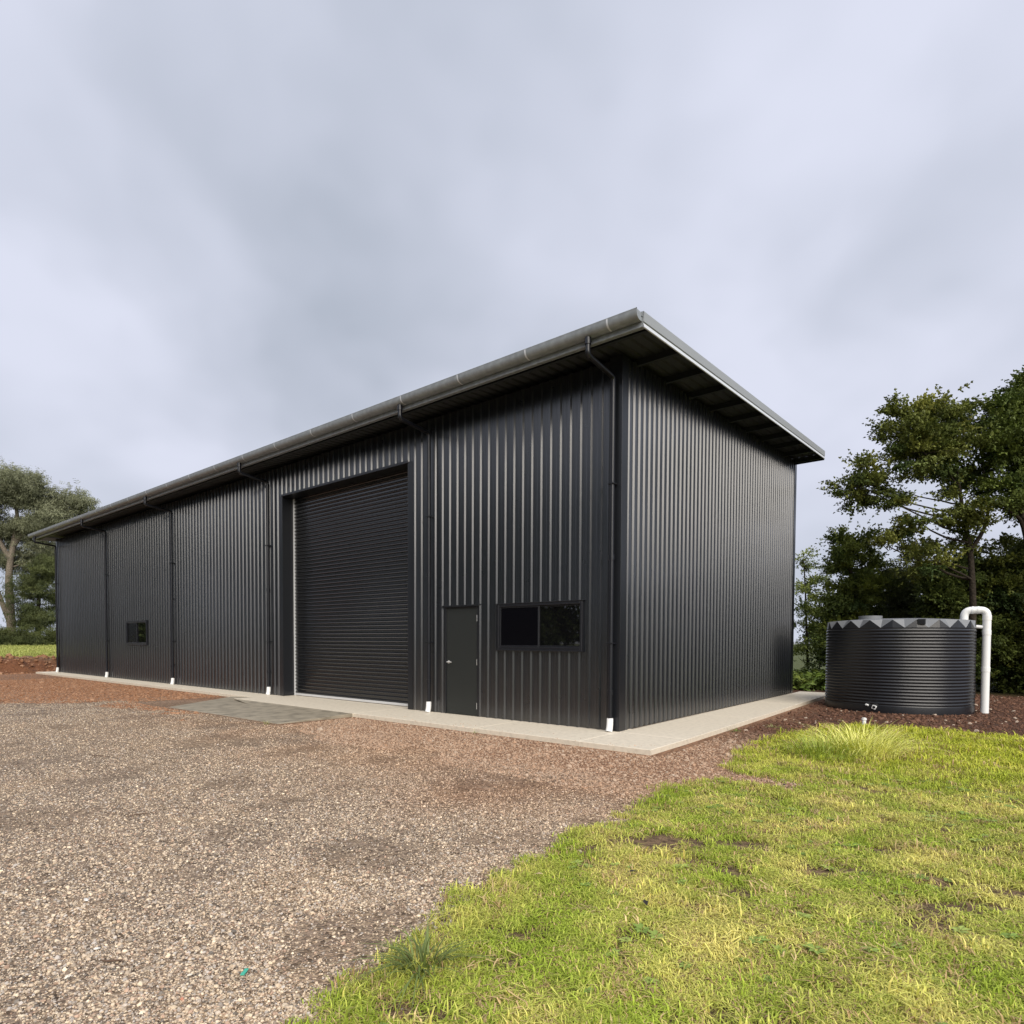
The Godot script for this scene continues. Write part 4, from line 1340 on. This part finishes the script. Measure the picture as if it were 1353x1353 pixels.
func stones() -> void:
	var r := rnd(300)
	var kinds := [pebble(1, 0.6), pebble(2, 0.45), pebble(3, 0.75)]
	var pl: Array = [[], [], []]
	var tn: Array = [PackedColorArray(), PackedColorArray(), PackedColorArray()]
	var cam := Vector2(4.777, 8.64)
	var tones := [Color(0.46, 0.36, 0.255), Color(0.40, 0.325, 0.245), Color(0.50, 0.405, 0.29), Color(0.31, 0.265, 0.22), Color(0.15, 0.13, 0.11), Color(0.60, 0.50, 0.37), Color(0.36, 0.25, 0.18), Color(0.40, 0.36, 0.32)]
	for i in 520000:
		var dist := lerpf(1.8, 19.0, pow(r.randf(), 1.75))
		var p := cam + Vector2(-0.627, -0.779).rotated(r.randf_range(-1.15, 0.35)) * dist
		var gr := gravel(p.x, p.y)
		var spilt := p.y < 1.24 and p.y > 0.85 and p.x > -5.1 and p.x < 1.1 and r.randf() < 0.035
		if (p.y < 1.3 and not spilt) or (p.x < -9.9 and p.y < 2.9) or (r.randf() > gr * 0.95 + 0.05 and not spilt):
			continue
		if p.y < 2.85 and p.x < -5.2:
			continue
		if p.x > 1.7 and lawn(p.x, p.y) > r.randf() * r.randf() * 0.3:
			continue
		# bare sandy patches with few stones
		var sandy := sstep(0.12, 0.45, n_mid.get_noise_2d(p.x * 1.1, p.y * 1.1))
		if r.randf() < sandy * 0.75:
			continue
		var k := r.randi() % 3
		var s := 0.0056 * exp(r.randfn() * 0.45) * (1.0 + dist * 0.03)
		s = clampf(s, 0.003, 0.022)
		var b := Basis.from_euler(Vector3(r.randf_range(-0.5, 0.5), r.randf() * TAU, r.randf_range(-0.5, 0.5))).scaled(Vector3.ONE * s * 1.35)
		pl[k].append(Transform3D(b, Vector3(p.x, 0.001 if spilt else height(p.x, p.y) + s * 0.12, p.y)))
		var c: Color = tones[r.randi() % tones.size()]
		c = c.lerp(ground_color(p.x, p.y), 0.45) if i % 3 == 0 else c
		c = c.lerp(Color(0.36, 0.21, 0.13), (1.0 - gr) * 0.7).lerp(Color(0.46, 0.31, 0.205), warm(p.x, p.y) * 0.7)
		var q := r.randf_range(0.9, 1.5)
		tn[k].append(Color(c.r * q, c.g * q, c.b * q))
	for k in 3:
		var a: Array[Transform3D] = []
		a.assign(pl[k])
		tag(scatter("gravel", kinds[k], M.stone, a, tn[k]), "loose tan and grey gravel spread over the driveway", "gravel")
	# clods of dark earth round the tank and along the path
	var cl: Array[Transform3D] = []
	var ct := PackedColorArray()
	for i in 120000:
		var x := r.randf_range(0.9, 10.0)
		var z := r.randf_range(-14.0, 1.0)
		if i >= 26000:   # finer crumbs on the paler earth round the front corner of the path
			x = r.randf_range(-6.0, 3.4)
			z = r.randf_range(-3.5, 3.4)
			if z < 1.28 and x < 1.2 or gravel(x, z) > 0.75 or (x < -5.1 and z < 2.8):
				continue
		if Vector2(x - 2.81, z + 8.02).length() < 1.5 or (z < 1.25 and x < 1.3 - 0.02 * maxf(-z, 0.0)) or lawn(x, z) > 0.25:
			continue
		var den := sstep(0.6, -2.0, z)
		if i < 26000 and r.randf() > den * 0.95 + 0.1:
			continue
		var s := (0.028 if i < 26000 else 0.011) * exp(r.randfn() * 0.55)
		s = minf(s, 0.09)
		cl.append(Transform3D(Basis.from_euler(Vector3(r.randf() * 6.0, r.randf() * TAU, r.randf() * 6.0)).scaled(Vector3(s * r.randf_range(0.8, 1.8), s, s)), Vector3(x, height(x, z) + s * 0.1, z)))
		var c := Color(0.085, 0.04, 0.025).lerp(Color(0.17, 0.085, 0.05), r.randf()).lerp(Color(0.40, 0.25, 0.16).lerp(Color(0.46, 0.35, 0.26), r.randf()), sstep(-2.5, 0.5, z))
		if r.randf() < 0.03:
			c = Color(0.45, 0.36, 0.28)
		ct.append(c)
	tag(scatter("soil_clods", kinds[2], M.stone, cl, ct), "crumbly dark brown clods of earth round the tank", "soil")
	# clods on the cut bank and on the red earth before the far end
	var bl: Array[Transform3D] = []
	var bt := PackedColorArray()
	for i in 60000:
		var x := r.randf_range(-36.0, -8.0) if i < 14000 else r.randf_range(-24.0, -6.0)
		var z := r.randf_range(-4.0, 7.0) if i < 14000 else r.randf_range(0.7, 6.5)
		if x > -28.9 and z < 0.75:
			continue
		if x > -11.5 and z < 2.9:
			continue
		var s0 := -(x + 29.4) - maxf(0.0, z - 5.0) * 0.9
		if s0 > 2.4 or gravel(x, z) > 0.8:
			continue
		var s := (0.024 if s0 < -0.5 else 0.09) * exp(r.randfn() * 0.5)
		bl.append(Transform3D(Basis.from_euler(Vector3(r.randf() * 6.0, r.randf() * TAU, r.randf() * 6.0)).scaled(Vector3(s * 1.4, s * 0.8, s)), Vector3(x, height(x, z), z)))
		var c := Color(0.22, 0.095, 0.04).lerp(Color(0.38, 0.22, 0.13), r.randf())
		bt.append(c)
	tag(scatter("red_clods", kinds[0], M.stone, bl, bt), "orange red clods of earth on the cut bank and pad", "soil")

func spot(called: String, label: String, category: String, p: Vector2, mb: MB, m: Material, lift := 0.0, turny := 0.0) -> void:
	var o := obj(called, mb, m)
	o.position = Vector3(p.x, height(p.x, p.y) + lift, p.y)
	o.rotation.y = turny
	tag(o, label, category)

func small_things() -> void:
	clump("grass_clump", "tall pale yellow green grass clump on the lawn before the tank", Vector2(3.30, -0.55), 401, 420, 0.56, 0.46, 0.008, 0.85, Color(0.86, 0.86, 0.24))
	clump("grass_clump", "low fresh green grass clump left of the pale tall clump", Vector2(2.95, -0.1), 402, 280, 0.40, 0.4, 0.006, 0.9, Color(0.40, 0.50, 0.08))
	clump("weed_tussock", "dark long leaved tussock at the gravel edge of the lawn", Vector2(2.76, 6.76), 403, 85, 0.23, 0.09, 0.0062, 1.0, Color(0.15, 0.20, 0.05))
	clump("weed_tussock", "thin dry tussock standing in the middle of the lawn", Vector2(4.35, 2.6), 404, 36, 0.16, 0.09, 0.0035, 1.0, Color(0.42, 0.42, 0.13))
	clump("slab_weed", "small green weed at the edge of the side path", Vector2(1.27, -1.75), 405, 26, 0.11, 0.08, 0.007, 1.0, Color(0.20, 0.26, 0.06))
	clump("slab_weed", "small pale weed against the outer corner of the ramp", Vector2(-5.5, 2.86), 406, 18, 0.12, 0.07, 0.005, 1.0, Color(0.36, 0.36, 0.14))
	clump("slab_weed", "small weed in the dark earth short of the tank", Vector2(1.6, -2.7), 407, 22, 0.12, 0.1, 0.006, 1.0, Color(0.30, 0.33, 0.12))
	clump("slab_weed", "tiny weed at the front edge of the concrete path", Vector2(-1.95, 1.26), 408, 14, 0.06, 0.05, 0.004, 1.0, Color(0.24, 0.28, 0.09))
	# white cap of a buried riser in the grass
	var cap := MB.new()
	cap.tube([Vector3(0, -0.05, 0), Vector3(0, 0.10, 0)], [0.035], 14)
	cap.tube([Vector3(0, 0.10, 0), Vector3(0, 0.125, 0), Vector3(0, 0.14, 0)], [0.045, 0.045, 0.03], 14)
	spot("riser_cap", "white capped pipe stub in the grass before the tank", "pipe cap", Vector2(2.80, -4.0), cap, M.white)
	# green tag
	var gt := MB.new()
	gt.box(Vector3(-0.009, 0.0, -0.035), Vector3(0.009, 0.002, 0.002), 0.0005)
	gt.box(Vector3(-0.009, 0.0005, 0.002), Vector3(0.009, 0.006, 0.022), 0.0005)
	spot("plastic_tag", "small green plastic strip lying on the gravel", "litter", Vector2(2.17, 7.29), gt, M.green_tag, 0.012, 0.75)
	# pale and coloured stones that stand out
	var st := [[0.74, 7.47, 0.030, Color(0.72, 0.70, 0.66), "white flattened stone highest up the gravel at left"], [1.43, 7.63, 0.022, Color(0.78, 0.75, 0.68), "white stone in the gravel, middle of three pale ones"], [1.62, 7.80, 0.026, Color(0.80, 0.74, 0.62), "cream stone nearest the bottom left corner"], [2.16, 7.55, 0.017, Color(0.55, 0.24, 0.15), "orange red stone chip on the near gravel"], [2.0, 7.45, 0.02, Color(0.75, 0.70, 0.6), "small cream stone beside the orange chip"]]
	for i in st.size():
		var s = st[i]
		var o := put("stone", pebble(20 + i, 0.5), mat((s[3] as Color).linear_to_srgb(), 0.6))
		o.scale = Vector3(s[2] * 1.3, s[2], s[2])
		o.position = Vector3(s[0], height(s[0], s[1]) + 0.006, s[1])
		o.rotation.y = i * 1.1
		tag(o, s[4], "stone")
	# twigs and fallen leaves
	var tw := [[-4.2, 5.85, 0.34, 0.4, "dark twig lying far out on the gravel"], [-0.9, 6.6, 0.2, 1.2, "short curved twig on the gravel left of centre"], [1.62, 7.62, 0.13, 0.5, "reddish twig at the near left corner of the gravel"]]
	for w in tw:
		var mb := MB.new()
		var L: float = w[2]
		mb.tube([Vector3(-L * 0.5, 0, 0), Vector3(-L * 0.1, 0.012, 0.02), Vector3(L * 0.25, 0.006, -0.01), Vector3(L * 0.5, 0.01, 0.02)], [0.004, 0.005, 0.004, 0.002], 6)
		spot("twig", w[4], "twig", Vector2(w[0], w[1]), mb, M.twig, 0.004, w[3])
	var lv := [[2.98, 5.20, 0.5, "dark curled leaf in the green grass by the gravel edge"], [3.05, 2.05, 1.4, "dark leaf at the tip of the bare strip"], [3.25, 5.55, 2.3, "dark leaf lying in the yellow grass"], [2.55, 5.6, 0.2, "pale dry leaf at the grass edge"]]
	for i in lv.size():
		var w = lv[i]
		var mb := MB.new()
		for s in [-1.0, 1.0]:
			var a := Vector3(-0.03, 0.0, 0)
			var b := Vector3(0.0, 0.012, s * 0.016)
			var c := Vector3(0.035, 0.01, 0)
			mb.tri(a, b, c)
		spot("fallen_leaf", w[3], "leaf", Vector2(w[0], w[1]), mb, M.leaf_litter if i < 3 else mat(lin(0.42, 0.33, 0.18), 0.7), 0.04, w[2])

# ---------------------------------------------------------------- sky
func sky_image() -> ImageTexture:
	var w := 768
	var h := 384
	var im := Image.create_empty(w, h, false, Image.FORMAT_RGBF)
	var a := noise(71, 0.55, 5)
	var b := noise(72, 1.5, 4)
	var f := noise(73, 1.6, 5)
	for y in h:
		var th := PI * (y + 0.5) / h
		for x in w:
			var ph := TAU * ((x + 0.5) / w - 0.5)
			var d := Vector3(sin(ph) * sin(th), cos(th), -cos(ph) * sin(th))
			var e := maxf(d.y, 0.0)
			# a layer of cloud overhead, drawn together towards the horizon
			var p := Vector3(d.x, 0.0, d.z) / (e + 0.32)
			var n := a.get_noise_3d(p.x * 1.5, p.y, p.z * 1.5) * 0.75 + b.get_noise_3d(p.x * 1.2 + 3.0, 0.0, p.z * 1.2) * 0.20
			n += f.get_noise_3d(p.x * 2.0 + n * 0.9, 5.0, p.z * 2.0 - n) * 0.14
			n = clampf(0.64 + n * 0.98, 0.0, 1.0)
			var dark := Color(0.148, 0.168, 0.200)
			var lite := Color(0.292, 0.304, 0.358)
			var c := dark.lerp(lite, n)
			c = c.lerp(Color(0.268, 0.285, 0.330), sstep(0.30, 0.0, e) * 0.6)
			var up := 1.0 + 0.4 * sstep(0.72, 1.0, d.y)  # sky brightened overhead, above the view, to lift the light on the ground
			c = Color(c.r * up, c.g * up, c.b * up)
			if d.y < 0.0:
				c = c.lerp(Color(0.10, 0.09, 0.07), sstep(0.0, -0.15, d.y))
			im.set_pixel(x, y, c)
	return ImageTexture.create_from_image(im)

func _ready() -> void:
	# camera: the lens is shifted up, as in a crop of an upright wide shot
	var cam := Camera3D.new()
	cam.name = "camera"
	cam.position = Vector3(4.777, 1.405, 8.64)
	cam.rotation = Vector3(-0.0307, 0.6775, 0.0047)
	cam.near = 0.1
	cam.far = 2000.0
	cam.projection = Camera3D.PROJECTION_FRUSTUM
	cam.size = 1.66794 * cam.near
	cam.frustum_offset = Vector2(0, 0.24339 * cam.near)
	add_child(cam)
	cam.current = true
	# sky, sun, exposure
	var env := Environment.new()
	env.background_mode = Environment.BG_SKY
	var sk := Sky.new()
	var pm := PanoramaSkyMaterial.new()
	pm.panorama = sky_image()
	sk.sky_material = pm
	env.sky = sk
	env.tonemap_mode = Environment.TONE_MAPPER_LINEAR
	env.tonemap_exposure = 2.5
	env.sdfgi_enabled = true
	env.ssao_enabled = true
	env.ssil_enabled = true
	var we := WorldEnvironment.new()
	we.name = "world_environment"
	we.environment = env
	add_child(we)
	var sun := DirectionalLight3D.new()
	sun.name = "sun"
	sun.light_color = Color(1.0, 0.965, 0.91)
	sun.light_energy = 0.5
	sun.light_angular_distance = 60.0
	sun.shadow_enabled = true
	add_child(sun)
	sun.look_at_from_position(Vector3(0.8, 0.78, 0.6) * 10.0, Vector3.ZERO)
	materials()
	terrain()
	pavement()
	shed()
	tank()
	trees()
	grass()
	stones()
	small_things()
